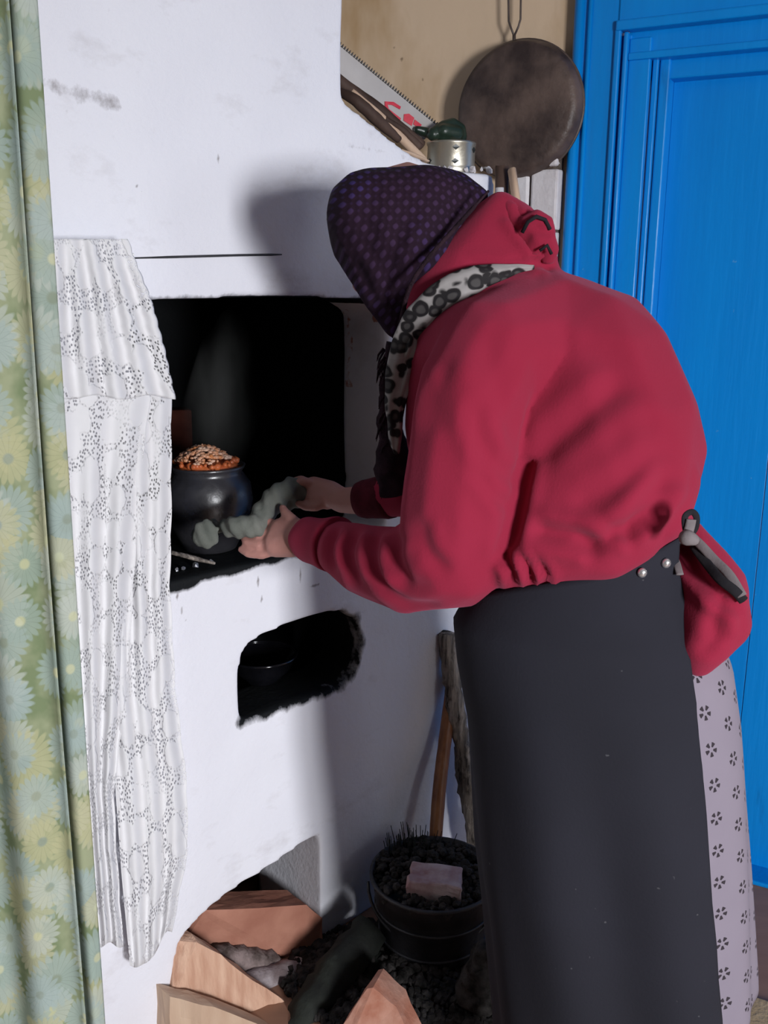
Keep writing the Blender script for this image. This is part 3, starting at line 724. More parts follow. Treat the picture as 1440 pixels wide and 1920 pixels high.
# steam
sm = bpy.data.materials.new('thin_steam'); sm.use_nodes = True; t = sm.node_tree; t.nodes.clear()
out = t.nodes.new('ShaderNodeOutputMaterial'); vol = t.nodes.new('ShaderNodeVolumePrincipled'); tc = t.nodes.new('ShaderNodeTexCoord')
nzn = t.nodes.new('ShaderNodeTexNoise'); nzn.inputs['Scale'].default_value = 9; nzn.inputs['Detail'].default_value = 3
rp_ = t.nodes.new('ShaderNodeValToRGB'); rp_.color_ramp.elements[0].position = .35; rp_.color_ramp.elements[1].position = .75; rp_.color_ramp.elements[1].color = (4.2, 4.2, 4.2, 1)
mp_ = t.nodes.new('ShaderNodeMapping'); mp_.inputs['Scale'].default_value = (1.4, 1.4, .6)
t.links.new(tc.outputs['Object'], mp_.inputs[0]); t.links.new(mp_.outputs[0], nzn.inputs['Vector']); t.links.new(nzn.outputs[0], rp_.inputs[0]); gm = t.nodes.new('ShaderNodeMapping'); gm.vector_type = 'POINT'; gm.inputs['Location'].default_value = (-1.0, -1.0, -1.0); gm.inputs['Scale'].default_value = (2, 2, 2)
gr = t.nodes.new('ShaderNodeTexGradient'); gr.gradient_type = 'SPHERICAL'; mu = t.nodes.new('ShaderNodeMath'); mu.operation = 'MULTIPLY'
t.links.new(tc.outputs['Generated'], gm.inputs[0]); t.links.new(gm.outputs[0], gr.inputs[0]); t.links.new(gr.outputs[1], mu.inputs[0]); t.links.new(rp_.outputs[0], mu.inputs[1]); t.links.new(mu.outputs[0], vol.inputs['Density'])
vol.inputs['Color'].default_value = (.9, .92, .9, 1); t.links.new(vol.outputs[0], out.inputs['Volume'])
P2 = Vector((P.x, P.y, P.z+.185)); st_, I = root_at('steam', P2, label='thin grey steam rising from the black cooking pot', cat='steam')
bm = bmesh.new()
chain(bm, [(I @ W(395, 850, 1.95), .075), (I @ W(415, 770, 1.97), .085), (I @ W(435, 680, 1.97), .075), (I @ W(450, 610, 1.98), .045)])
so_ = link('steam_plume', remesh(bm, .008, 4), sm, st_); so_['kind'] = 'stuff'
# brick just visible in the dark behind the lace
P = W(333, 790, 2.28); bk, I = root_at('loose_brick', P, R(20), label='dim red brick standing in the mouth behind the lace edge', cat='brick')
P.z = shelf_z; bk.location = P
bm = bmesh.new(); bm_box(bm, (-.03, -.03, 0), (.03, .03, .25), .005)
for v in bm.verts: v.co += Vector((noise.noise(v.co*30), noise.noise(v.co*31), 0))*.003
from_bm('brick_face', bm, M['dimbrick'], bk)
# odds and ends on the hearth edge
stick('hearth_stick', 'flat grey stick lying on the sooty hearth edge', 'stick', [LW(322, 1036, .035), LW(362, 1046, .03), LW(402, 1056, .02)], [.006, .008, .005], M['greywood'], flat=.6, n=10)
for i, (px, py, r_) in enumerate(((366, 1024, .006), (394, 1030, .005), (342, 1024, .004), (330, 1029, .004))):
    q_ = LW(px, py, .05); q_.z = shelf_z+.004
    e, I = root_at('foil_scrap', q_, label='crumpled silvery scrap on the hearth edge below the pot', cat='scrap', group='silvery scraps on the hearth edge')
    bm = bmesh.new(); v = bmesh.ops.create_icosphere(bm, subdivisions=1, radius=r_)
    for k in v['verts']: k.co += Vector((random.uniform(-1, 1), random.uniform(-1, 1), random.uniform(-1, 1)))*r_*.4
    from_bm('scrap', bm, M['shard'], e)
# black bowl in the small niche
q_ = LW(492, 1300, .115); q_.z = min(nzs)+.012
bowl, I = root_at('enamel_bowl', q_, label='glossy black enamel bowl in the small sooty niche', cat='bowl')
bm = bmesh.new(); lathe(bm, [(.032, 0), (.036, .004), (.066, .035), (.076, .062), (.079, .064), (.074, .060), (.06, .034), (.03, .010)], 40)
from_bm('bowl_body', bm, M['bowl'], bowl, True)
bm = bmesh.new(); tube(bm, [(math.cos(a)*.078, math.sin(a)*.078, .064) for a in [k*math.pi/24 for k in range(49)]], .003, 8, cap=False); from_bm('bowl_rim', bm, M['bowl'], bowl, True)

# ================================================================== WOOD STORE, BUCKET AND STICKS
def prism(name, label, cat, poly, Ys, ext, mat, part='log', sub=3, rough=.004, z0=None):
    """split log: front outline (picture points put at their distances) run back along ext"""
    pts = [W(px, py, y_) for (px, py), y_ in zip(poly, Ys if hasattr(Ys, '__len__') else [Ys]*len(poly))]
    P = sum(pts, Vector())/len(pts); P.z = min(p.z for p in pts); e, I_ = root_at(name, P, label=label, cat=cat)
    bm = bmesh.new(); A = [bm.verts.new(I_ @ p) for p in pts]; B = [bm.verts.new(I_ @ (p+Vector(ext))) for p in pts]; n = len(pts)
    bm.faces.new(A); bm.faces.new(B[::-1])
    for i in range(n): bm.faces.new((A[i], B[i], B[(i+1) % n], A[(i+1) % n]))
    bmesh.ops.triangulate(bm, faces=bm.faces)
    bmesh.ops.subdivide_edges(bm, edges=bm.edges, cuts=sub, use_grid_fill=True)
    for v in bm.verts: v.co += Vector((noise.noise(v.co*28), noise.noise(v.co*28+Vector((3, 0, 0))), noise.noise(v.co*26+Vector((0, 5, 0)))))*rough
    return e, I_, from_bm(part, bm, mat, e)
prism('firewood_log', 'reddish split log lying across the arched wood store', 'firewood', [(352, 1722), (384, 1706), (575, 1699), (604, 1722), (604, 1762), (592, 1800), (540, 1796), (400, 1772), (352, 1756)],
      [1.80, 1.80, 1.93, 1.95, 1.94, 1.93, 1.90, 1.82, 1.79], (-.05, .06, .0), M['redwood'])
prism('firewood_log', 'pale split log in front, pointing down to the floor', 'firewood', [(322, 1765), (372, 1764), (450, 1820), (545, 1888), (556, 1990), (322, 1880)],
      [1.70, 1.70, 1.73, 1.76, 1.76, 1.66], (-.04, .045, 0), M['splitwood'], rough=.006)
prism('firewood_log', 'pale split log lowest at the left pier of the wood store', 'firewood', [(318, 1868), (400, 1888), (520, 1935), (560, 2010), (318, 2010)],
      [1.62, 1.63, 1.67, 1.68, 1.62], (-.04, .04, 0), M['palewood'], rough=.005)
stick('bark_log', 'dark barky log under the reddish one in the wood store', 'firewood', [W(395, 1788, 1.80), W(450, 1796, 1.84), W(520, 1806, 1.88)], [.022, .028, .024], M['bark'], n=16, wob=.35)
stick('birch_log', 'whitish birch-bark log lying on the floor of the wood store', 'firewood', [W(450, 1850, 1.80), W(520, 1835, 1.84), W(585, 1812, 1.90)], [.030, .034, .030], M['birch'], n=16, wob=.2)
stick('charred_log', 'charred black log sloping down in front of the stove pier', 'firewood', [W(545, 1945, 1.70), W(620, 1840, 1.78), W(700, 1742, 1.87)], [.036, .044, .040], M['char'], n=18, wob=.25, seg=7)
stick('charred_log', 'second charred log beside the bucket foot', 'firewood', [W(690, 1960, 1.68), W(680, 1880, 1.78), W(715, 1800, 1.86)], [.03, .036, .034], M['char'], n=14, wob=.25, seg=7)
prism('loose_brick', 'dusty reddish brick with a peaked end on the floor before the bucket', 'brick', [(640, 1925), (690, 1852), (700, 1850), (742, 1888), (790, 1990), (640, 1990)],
      [1.62, 1.66, 1.66, 1.65, 1.60, 1.58], (.02, .05, -.0), M['brick'], part='brick_body', rough=.003)
# bucket
BP = Vector((W(812, 1700, 1.93).x, 1.93, 0))
bucket, I = root_at('ash_bucket', BP, label='black sooty bucket heaped with ash and cinders beside the apron', cat='bucket')
bm = bmesh.new(); rb = .142
lathe(bm, [(rb*.78, 0), (rb*.80, .004), (rb*.98, .19), (rb*1.03, .196), (rb*1.03, .202), (rb*.98, .203), (rb*.95, .15)], 44)
from_bm('bucket_body', bm, M['iron'], bucket, True)
for zz_ in (.06, .13):
    bm = bmesh.new(); rr_ = rb*(.80+.18*zz_/.19)+.001; tube(bm, [(math.cos(a)*rr_, math.sin(a)*rr_, zz_) for a in [k*math.pi/24 for k in range(49)]], .0035, 6, cap=False); from_bm('hoop', bm, M['iron'], bucket, True)
bm = bmesh.new(); tube(bm, [(math.cos(a)*rb*1.05, -abs(math.sin(a))*rb*.55-.02, .19-math.sin(a)*.11) for a in [k*math.pi/20 for k in range(21)]], .0035, 8); from_bm('bail', bm, M['iron'], bucket, True)
bm = bmesh.new()
for i in range(420):
    a = random.uniform(0, 6.28); r_ = rb*.97*math.sqrt(random.random()); h_ = .19+.035*(1-(r_/rb)**2)+random.uniform(-.008, .008)
    bmesh.ops.create_icosphere(bm, subdivisions=1, radius=random.uniform(.005, .013), matrix=Matrix.Translation((math.cos(a)*r_, math.sin(a)*r_, h_)) @ Matrix.Rotation(random.random()*6, 4, 'X') @ Matrix.Diagonal((1, random.uniform(.5, 1.3), random.uniform(.5, 1), 1)))
tag(from_bm('cinders', bm, M['ash'], bucket), kind='stuff')
# soot and coal dust round the bucket; the heap also stands in for floor shade
P = Vector((W(760, 1850, 1.85).x, 1.84, 0)); e, I = root_at('coal_shade_heap', P, label='black heap of coal dust and cinders round the bucket foot, partly standing in for shade', cat='coal')
bm = bmesh.new()
for i in range(1500):
    a = random.uniform(0, 6.28); r_ = math.sqrt(random.random()); q_ = Vector((math.cos(a)*r_*.27, math.sin(a)*r_*.19, 0)); q_.z = .055*(1-r_)*random.uniform(.5, 1)+.004
    bmesh.ops.create_icosphere(bm, subdivisions=1, radius=random.uniform(.006, .017), matrix=Matrix.Translation(q_) @ Matrix.Rotation(random.random()*6, 4, 'Y') @ Matrix.Diagonal((1, random.uniform(.6, 1.4), random.uniform(.5, 1), 1)))
tag(from_bm('cinders', bm, M['ash'], e), kind='stuff')
# twig broom head sticking up behind the bucket
P = W(775, 1700, 2.02); P.z = 0
broom, I = root_at('twig_broom', P, label='dark bristly twig broom head standing behind the bucket', cat='broom')
bm = bmesh.new()
for i in range(260):
    a = random.uniform(0, 6.28); r_ = random.uniform(.01, .055); sp_ = random.uniform(1.0, 1.5)
    b0 = Vector((math.cos(a)*r_*.6, math.sin(a)*r_*.5, random.uniform(0, .02))); b1 = Vector((math.cos(a)*r_*sp_+random.uniform(-.02, .02), math.sin(a)*r_*sp_, random.uniform(.17, .245)))
    mid = (b0+b1)/2 + Vector((random.uniform(-.01, .01), random.uniform(-.01, .01), 0)); tube(bm, [b0, mid, b1], [.0022, .0018, .0008], 4)
tag(from_bm('twigs', bm, M['char'], broom), kind='stuff')
bm = bmesh.new(); tube(bm, [(math.cos(a)*.042, math.sin(a)*.036, .10) for a in [k*math.pi/12 for k in range(25)]], .004, 6, cap=False); from_bm('binding', bm, M['wire'], broom, True)
# limed brick on top of the bucket
P = W(815, 1664, 1.86); e, I = root_at('limed_brick', P, R(-8), label='chipped pinkish brick with white lime lying on the bucket heap', cat='brick')
bm = bmesh.new(); bm_box(bm, (-.058, -.03, -.026), (.058, .05, .028), .004)
bmesh.ops.subdivide_edges(bm, edges=bm.edges, cuts=3, use_grid_fill=True)
for v in bm.verts: v.co += Vector((noise.noise(v.co*45), noise.noise(v.co*45+Vector((3, 0, 0))), noise.noise(v.co*40+Vector((0, 5, 0)))))*.007
from_bm('brick_body', bm, M['pinkbrick'], e)
P = W(905, 1735, 1.74); P.z = 0; e, I = root_at('ash_sack', P, label='grey ash-dusted lump behind the apron edge by the bucket', cat='sack')
bm = bmesh.new(); hull(bm, [((0, 0, .05), (.05, .05, .05)), ((.01, 0, .13), (.035, .035, .035))]); me_ = remesh(bm, .006, 2)
A_ = co_array(me_); A_ += no_array(me_)*(nz(A_, 40, 3)*.010)[:, None]; set_co(me_, A_); link('sack_body', me_, M['ash'], e)
# the two leaning sticks
stick('gnarled_stick', 'gnarled grey weathered stick leaning on the stove front', 'stick',
      [LW(836, 1188, -.022), LW(846, 1260, -.035), LW(856, 1340, -.05), LW(866, 1400, -.06), LW(872, 1450, -.07), LW(884, 1530, -.09), LW(893, 1625, -.11), Vector((W(897, 1700, 1.98).x, 1.98, .10))],
      [.020, .022, .024, .021, .024, .021, .013, .010], M['greywood'], n=60, wob=.32, seg=14)
stick('tool_handle', 'smooth orange-brown tool handle leaning behind the gnarled stick', 'tool',
      [LW(850, 1262, -.014), LW(833, 1400, -.05), LW(822, 1500, -.08), LW(812, 1640, -.12)], [.0145, .0165, .0165, .0155], M['brownwood'], n=24, wob=.05, seg=12)

# ================================================================== CURTAINS
def curtain(name, label, X0, X1, Y0, z0, z1, waves, amp, ph, mat, nu=90, nv=60, uvs=1.0, cat='curtain'):
    e, I_ = root_at(name, Vector(((X0+X1)/2, Y0, z1)), label=label, cat=cat); ln = (X1-X0)*1.35
    def fn(u, v):
        x_ = X0+(X1-X0)*u; z_ = z0+(z1-z0)*v
        y_ = Y0 + amp*math.sin(u*waves*2*math.pi+ph+.5*math.sin(v*2.2)) + amp*.4*noise.noise(Vector((u*5, v*2.2, ph))) 
        x_ += .006*noise.noise(Vector((u*3, v*3, ph+4)))*(1-v)
        return I_ @ Vector((x_, y_, z_))
    sheet('cloth', fn, nu, nv, mat, e, .0012, uv=lambda u, v: (u*ln*uvs+ph, v*(z1-z0)*uvs))
    bm = bmesh.new(); tube(bm, [I_ @ Vector((X0-.01, Y0, z1-.005)), I_ @ Vector((X1+.002, Y0, z1-.005))], .006, 8); from_bm('heading_cord', bm, M['whitewood'], e)
    return e
YC = 1.12
xr = W(72, 60, YC).x; xm = W(20, 60, YC-.03).x; 
curtain('floral_curtain', 'green daisy-print curtain panel nearest the camera at the left edge', xm-.42, xm, YC-.035, .12, 2.42, 5.2, .012, 1.0, M['green'])
curtain('floral_curtain', 'narrow green daisy-print curtain strip between the front panel and the stove', xm-.06, xr, YC, .12, 2.42, 1.6, .010, 2.4, M['green'], nu=40)
def lace_sheet(name, rows, par, I_, off, waves, amp, ph, nu=70, nv=90, ends=None, uvw=.22):
    # rows: (py, left px, right px), hung on a plane a little before the stove front
    ys = [r_[0] for r_ in rows]
    def lr(v):
        p = ys[0]+(ys[-1]-ys[0])*v
        return p, float(np.interp(p, ys, [r_[1] for r_ in rows])), float(np.interp(p, ys, [r_[2] for r_ in rows]))
    def fn(u, v):
        p, a, b = lr(v); b += 2.6*abs(math.sin(v*34))-1.3; px = a+(b-a)*u
        py = p
        if ends: py = p + ends(u)*v*v
        k = .35+.65*min(1, v*3)
        o = off + amp*k*math.sin(u*waves*2*math.pi+ph+.7*math.sin(v*3)) + amp*.6*noise.noise(Vector((u*4, v*4, ph)))
        return I_ @ LW(px, py, -o)
    q0 = fn(0, 0)
    return sheet(name, fn, nu, nv, M['lace'], par, .0008, uv=lambda u, v: (u*uvw+ph, v*(ys[-1]-ys[0])/1100.))
lc, I = root_at('lace_curtain', LW(170, 450, -.05), TH, label='white lace curtain with a valance hanging beside the stove mouth', cat='curtain')
lace_sheet('lace_valance', [(448, 92, 240), (480, 96, 250), (560, 100, 283), (650, 103, 308), (745, 106, 329)], lc, I, .066, 4.3, .008, 0, ends=lambda u: 4*math.sin(u*14), nv=60, uvw=.26)
lace_sheet('lace_panel', [(700, 106, 262), (745, 108, 282), (900, 116, 262), (1100, 126, 250), (1300, 140, 236), (1480, 158, 214), (1560, 164, 216), (1772, 178, 231)], lc, I, .048, 2.6, .009, 1.3, ends=lambda u: 5*math.sin(u*9))
lace_sheet('lace_panel', [(700, 188, 306), (745, 190, 321), (1000, 200, 321), (1100, 205, 318), (1300, 205, 328), (1500, 218, 350), (1640, 228, 352), (1810, 244, 322)], lc, I, .040, 3.3, .007, 2.9, ends=lambda u: -60*sstep(.35, .9, u)+4*math.sin(u*12))
bm = bmesh.new(); tube(bm, [I @ LW(60, 449, -.045), I @ LW(250, 478, -.045)], .003, 6); from_bm('curtain_string', bm, M['whitewood'], lc)

# ================================================================== THE WOMAN
def S3(px, py, Y, r):            # a body sphere: picture point, distance, radius in picture pixels
    return (W(px, py, Y), r*Y/F_PX)
hip = W(1130, 1090, 1.38); FWD = Vector((-.707, .707, 0)); LEFT = Vector((-.707, -.707, 0))
WP = Vector((hip.x, hip.y, 0))
woman = empty('person', WP, 0, label='person in red sweatshirt, dark apron and purple checked headscarf bending to the stove', cat='person')
WI = Matrix.Translation(-WP)
def wlink(name, me, mat, parent=None, **k):
    me.transform(WI); return link(name, me, mat, parent or woman, **k)
HC = W(752, 458, 1.57)           # head centre
HF = Vector((-.62, .62, -.48)).normalized(); HL = LEFT.copy(); HU = HF.cross(HL).normalized()
if HU.z < 0: HU = -HU
def hp_(f, l, u): return HC + HF*f + HL*l + HU*u
# ---- body: one continuous surface
bm = bmesh.new()
shL = S3(905, 680, 1.38, 62); shR = S3(1110, 640, 1.66, 50); chest = S3(985, 700, 1.52, 120); belly = S3(1080, 900, 1.44, 110); pel = S3(1110, 1010, 1.41, 62)
neck0 = S3(930, 560, 1.53, 52); 
hull(bm, [shL, shR, chest]); chain(bm, [chest, belly, pel])
chain(bm, [neck0, (hp_(-.05, 0, -.04), .052)]); hull(bm, [neck0, shL]); hull(bm, [neck0, shR]); hull(bm, [neck0, chest])
hull(bm, [(hp_(0, 0, .015), .083), (hp_(-.03, 0, .03), .082)])           # skull
hull(bm, [(hp_(.03, 0, -.01), .066), (hp_(.055, 0, -.065), .036), (hp_(.03, .03, -.05), .032), (hp_(.03, -.03, -.05), .032)])   # face and jaw
hull(bm, [(hp_(.088, 0, .0), .008), (hp_(.108, 0, -.030), .011)])           # nose
for s_ in (1, -1):
    hull(bm, [(hp_(.097, s_*.012, -.032), .007)]); hull(bm, [(hp_(.074, s_*.034, -.028), .018)]); hull(bm, [(hp_(.084, s_*.030, .018), .012), (hp_(.088, s_*.012, .018), .010)])
    hull(bm, [(hp_(-.005, s_*.083, .0), .013), (hp_(-.002, s_*.085, -.025), .009)])       # ears
hull(bm, [(hp_(.090, .018, -.060), .006), (hp_(.094, 0, -.058), .008), (hp_(.090, -.018, -.060), .006)])    # lips
hull(bm, [(hp_(.084, .012, -.070), .007), (hp_(.087, -.012, -.070), .007)])
# legs and feet
LC = Vector((W(1170, 1700, 1.39).x, 1.385, 0))
for s_, fo in ((1, .02), (-1, -.02)):
    o_ = LC + Vector((-.062, -.03, 0))*s_; hp = o_ + Vector((-.02, 0, hip.z-.12)); kn = o_ + FWD*fo + Vector((0, 0, .50)); an = o_ + FWD*fo + Vector((0, 0, .09))
    chain(bm, [(hp, .070), (kn, .052), (kn+Vector((0, 0, -.12)), .050), (an, .036)]); hull(bm, [(an, .036), (an+FWD*.13+Vector((0, 0, -.05)), .026), (an+Vector((0, 0, -.05)), .032)])
# near (left) arm
wrN = S3(588, 1011, 1.655, 30)
chain(bm, [shL, S3(855, 1035, 1.41, 46), S3(720, 1040, 1.52, 40), wrN])
palmN = [S3(566, 1004, 1.675, 31), S3(528, 994, 1.70, 25), S3(518, 1020, 1.69, 27), S3(550, 1018, 1.68, 29)]
chain(bm, [wrN, palmN[0]]); hull(bm, palmN)
def finger(pts): chain(bm, [S3(p[0], p[1], p[2], p[3]*.80) for p in pts])
finger([(520, 1030, 1.69, 13), (492, 1040, 1.685, 12), (466, 1038, 1.69, 11), (452, 1030, 1.70, 9)])          # little finger
finger([(512, 1016, 1.695, 14), (484, 1022, 1.69, 13), (462, 1016, 1.70, 11), (456, 1004, 1.715, 9.5)])
finger([(514, 1002, 1.70, 14), (486, 1000, 1.70, 13), (468, 996, 1.715, 11), (470, 988, 1.735, 10)])
finger([(522, 988, 1.71, 14), (498, 978, 1.715, 13), (482, 975, 1.73, 11), (486, 980, 1.75, 10)])
finger([(562, 988, 1.68, 16), (545, 972, 1.69, 14), (534, 960, 1.705, 11.5), (530, 952, 1.715, 9.5)])          # thumb
# far (right) arm
wrF = S3(640, 938, 1.76, 25)
chain(bm, [shR, S3(930, 880, 1.66, 44), S3(760, 925, 1.69, 38), S3(690, 938, 1.73, 30), wrF])
palmF = [S3(618, 924, 1.78, 25), S3(588, 912, 1.80, 20), S3(590, 932, 1.79, 20), S3(614, 934, 1.78, 23)]
chain(bm, [wrF, palmF[0]]); hull(bm, palmF)
finger([(590, 908, 1.79, 12.5), (566, 903, 1.785, 12), (548, 912, 1.785, 11), (543, 928, 1.79, 9.5)])
finger([(588, 910, 1.81, 12), (564, 900, 1.81, 12), (543, 906, 1.81, 11), (536, 922, 1.81, 9.5)])
finger([(590, 912, 1.83, 12), (566, 904, 1.835, 11.5), (545, 912, 1.835, 11), (538, 926, 1.835, 9.5)])
finger([(594, 920, 1.845, 11), (572, 914, 1.855, 10.5), (555, 920, 1.855, 10), (548, 932, 1.855, 9)])
finger([(612, 940, 1.77, 14), (592, 950, 1.77, 12.5), (574, 950, 1.775, 11), (560, 944, 1.78, 9.5)])
body = wlink('body', remesh(bm, .0036, 3, .45), M['skin'])
for s_ in (1, -1):
    bm = bmesh.new(); bmesh.ops.create_uvsphere(bm, u_segments=16, v_segments=10, radius=.0115, matrix=Matrix.Translation(WI @ hp_(.078, s_*.031, .002))); from_bm('eye', bm, M['whitebrick'], body, True)
bm = bmesh.new(); hull(bm, [(hp_(-.01, 0, .025), .086), (hp_(-.04, 0, .02), .080)]); wlink('hair', remesh(bm, .008, 2), M['hair'])
# ---- sweatshirt
bm = bmesh.new()
A_ = S3(1015, 655, 1.50, 150); B_ = S3(1090, 705, 1.48, 172); C_ = S3(1140, 835, 1.44, 180); D_ = S3(1138, 905, 1.40, 166)
E_ = S3(1050, 975, 1.38, 128); F_ = S3(1168, 925, 1.40, 134); G_ = S3(865, 660, 1.50, 100); H_ = S3(850, 800, 1.50, 95); I_ = S3(880, 930, 1.46, 96)
hull(bm, [A_, B_, C_]); hull(bm, [B_, C_, D_, E_, F_]); hull(bm, [A_, G_, H_, C_]); hull(bm, [H_, I_, E_, C_]); hull(bm, [G_, A_, B_, S3(1150, 640, 1.64, 70)])
hull(bm, [E_, S3(960, 1035, 1.36, 74), S3(1040, 1040, 1.34, 66), F_]); hull(bm, [S3(1040, 1035, 1.34, 70), S3(1130, 1030, 1.32, 62), S3(1180, 1010, 1.32, 52), F_]); hull(bm, [F_, S3(1235, 960, 1.34, 62), S3(1262, 900, 1.36, 52)])
# sleeves
sl = [S3(925, 655, 1.39, 102), S3(884, 740, 1.365, 108), S3(862, 860, 1.36, 104), S3(852, 960, 1.37, 108), S3(848, 1038, 1.385, 109), S3(765, 1068, 1.44, 88), S3(690, 1052, 1.52, 73), S3(634, 1024, 1.60, 54)]
chain(bm, sl); hull(bm, [sl[0], G_, A_])
chain(bm, [S3(1090, 660, 1.64, 90), S3(930, 870, 1.64, 72), S3(770, 918, 1.67, 54), S3(715, 932, 1.70, 42)])
# peplum below the tie
hull(bm, [S3(1262, 985, 1.42, 36), S3(1310, 1060, 1.35, 48), S3(1352, 1108, 1.300, 52), S3(1362, 1168, 1.300, 52), S3(1318, 1212, 1.290, 48), S3(1270, 1215, 1.40, 50), S3(1240, 1020, 1.45, 50), S3(1200, 1190, 1.45, 70)])
hull(bm, [S3(1292, 990, 1.350, 22), S3(1345, 1060, 1.320, 34), S3(1372, 1090, 1.310, 32), S3(1378, 1112, 1.310, 30)])
hull(bm, [S3(1372, 1168, 1.300, 42), S3(1345, 1205, 1.290, 36), S3(1310, 1242, 1.290, 30), S3(1290, 1200, 1.36, 46)])
# hood and collar
hull(bm, [S3(938, 378, 1.50, 20), S3(975, 420, 1.50, 36), S3(985, 468, 1.50, 52), S3(900, 480, 1.50, 60), S3(905, 440, 1.53, 50), S3(870, 520, 1.50, 72), S3(812, 570, 1.50, 52), S3(798, 580, 1.60, 40), S3(900, 450, 1.62, 40), S3(1010, 505, 1.52, 40)])
hull(bm, [S3(870, 520, 1.50, 72), S3(812, 575, 1.50, 50), G_, S3(960, 560, 1.50, 80)])
me = remesh(bm, .0062, 7, .5)
C = co_array(me); Nn = no_array(me)
V = C - np.array([0, 0, EYE]); zc_ = V @ np.array(fw); PX = 720+F_PX*(V @ np.array(rt))/zc_; PY = 960-F_PX*(V @ np.array(up))/zc_
facing = -(V*Nn).sum(1)/np.linalg.norm(V, axis=1); mask = sstep(-.1, .25, facing)
disp = np.zeros(len(C))
def pl_dist(pts):
    d = np.full(len(C), 1e9); tt = np.zeros(len(C)); n = len(pts)-1
    for i in range(n):
        A = np.array(pts[i][:2], float); B = np.array(pts[i+1][:2], float); u_ = B-A
        t_ = np.clip(((PX-A[0])*u_[0]+(PY-A[1])*u_[1])/(u_@u_), 0, 1); dd = np.hypot(PX-A[0]-t_*u_[0], PY-A[1]-t_*u_[1])
        k = dd < d; d[k] = dd[k]; tt[k] = (i+t_[k])/n
    return d, tt
def crease(pts, depth, width, ridge=.45, end=.25):
    """cloth fold: a groove with softly raised sides, fading out at both ends"""
    global disp
    pts = [tuple(p) for p in spline(pts, 14)]
    d, t_ = pl_dist(pts); f = sstep(0, end, t_)*sstep(1.0, 1-end, t_) if end else 1
    disp = disp + f*mask*(-depth*np.exp(-(d/width)**2) + depth*ridge*np.exp(-((d-width*1.9)/(width*1.0))**2))
mm = .001
crease([(985, 850), (978, 900), (962, 985), (935, 1070)], 16*mm, 15, .3, .15)
crease([(978, 905), (1020, 845), (1075, 795), (1150, 735), (1180, 700)], 9*mm, 24, .5, .3)
crease([(900, 600), (925, 690), (950, 780), (975, 870)], 5*mm, 24, .4, .3)
crease([(835, 655), (820, 740), (815, 830)], 5*mm, 22, .5)
crease([(905, 720), (895, 800), (935, 880), (968, 915)], 6*mm, 18, .6)
crease([(885, 870), (930, 930), (955, 960)], 5*mm, 13, .6)
crease([(1060, 950), (1120, 930), (1190, 890), (1250, 830)], 6*mm, 24, .6)
crease([(1120, 1000), (1170, 985), (1225, 925), (1275, 870)], 10*mm, 17, .7)
crease([(1190, 1040), (1178, 1000), (1215, 965), (1262, 925)], 7*mm, 11, .7)
crease([(985, 985), (1035, 1000), (1095, 1012), (1130, 1050)], 13*mm, 17, .6)
crease([(930, 1040), (955, 1060), (965, 1105)], 8*mm, 9, .6); crease([(965, 1030), (990, 1065), (1000, 1100)], 9*mm, 8, .6); crease([(1000, 1045), (1022, 1075), (1020, 1105)], 7*mm, 8, .6)
crease([(1215, 760), (1235, 840), (1230, 910)], 4*mm, 22, .5)
crease([(1060, 620), (1150, 680), (1215, 770)], 3*mm, 34, .5)
for (a, b, c, dp, wd) in (((640, 985), (620, 1030), (632, 1080), 6, 8), ((672, 985), (655, 1040), (678, 1108), 7, 10), ((712, 985), (700, 1050), (728, 1120), 6, 10), ((752, 990), (745, 1050), (775, 1110), 6, 12), ((700, 1075), (760, 1128), (840, 1135), 5, 10), ((790, 960), (800, 1030), (850, 1080), 5, 14)):
    crease([a, b, c], dp*mm, wd, .7, .25)
crease([(1275, 1000), (1300, 1060), (1350, 1120), (1400, 1150)], 12*mm, 13, .6, .2)
crease([(1355, 1110), (1345, 1170), (1352, 1210)], 7*mm, 14, .6); crease([(1310, 1110), (1330, 1180), (1320, 1240)], 4*mm, 16, .5)
crease([(955, 395), (985, 440), (1010, 470)], 8*mm, 9, .8, .15); crease([(870, 500), (930, 505), (1010, 500)], 6*mm, 12, .4, .15)
crease([(990, 490), (1020, 495), (1040, 505)], 8*mm, 9, .5)
disp += nz(C, 11, 5)*.0018 + nz(C, 4.5, 8)*.004
# flatten the far arm's cuff zone nothing else; write back
set_co(me, C + Nn*disp[:, None])
sw_me = me
vs_ = [Vector(v) for v in co_array(me)]; polys_ = [tuple(p.vertices) for p in me.polygons]
BV = BVHTree.FromPolygons(vs_, polys_)
def surf(px, py, lift=0.0, dflt=1.4):
    d = ray(px, py).normalized(); h = BV.ray_cast(Vector((0, 0, EYE)), d)
    if h[0] is None: return W(px, py, dflt)
    return h[0] - d*lift
sweater = wlink('sweatshirt', me, M['fleece'])
# ribbed cuffs
bm = bmesh.new(); p0 = S3(632, 1022, 1.60, 0)[0]; p1 = S3(574, 1010, 1.665, 0)[0]
for i in range(30):
    pass
tube(bm, [p0.lerp(p1, k/8) for k in range(9)], [.0495, .0490, .047, .0445, .0430, .042, .0415, .041, .0385], 40)
for v in bm.verts: v.co += Vector((noise.noise(v.co*25), 0, noise.noise(v.co*22)))*.003
me_ = bpy.data.meshes.new('cuff'); bmesh.ops.recalc_face_normals(bm, faces=bm.faces); bm.to_mesh(me_); bm.free(); wlink('cuff', me_, M['fleece'], sweater)
bm = bmesh.new(); p0 = W(735, 930, 1.69); p1 = W(676, 937, 1.725)
tube(bm, [p0.lerp(p1, k/6) for k in range(7)], [.040, .041, .039, .038, .0365, .036, .033], 32)
me_ = bpy.data.meshes.new('cuff'); bm.to_mesh(me_); bm.free(); wlink('cuff', me_, M['fleeceshaded'], sweater)
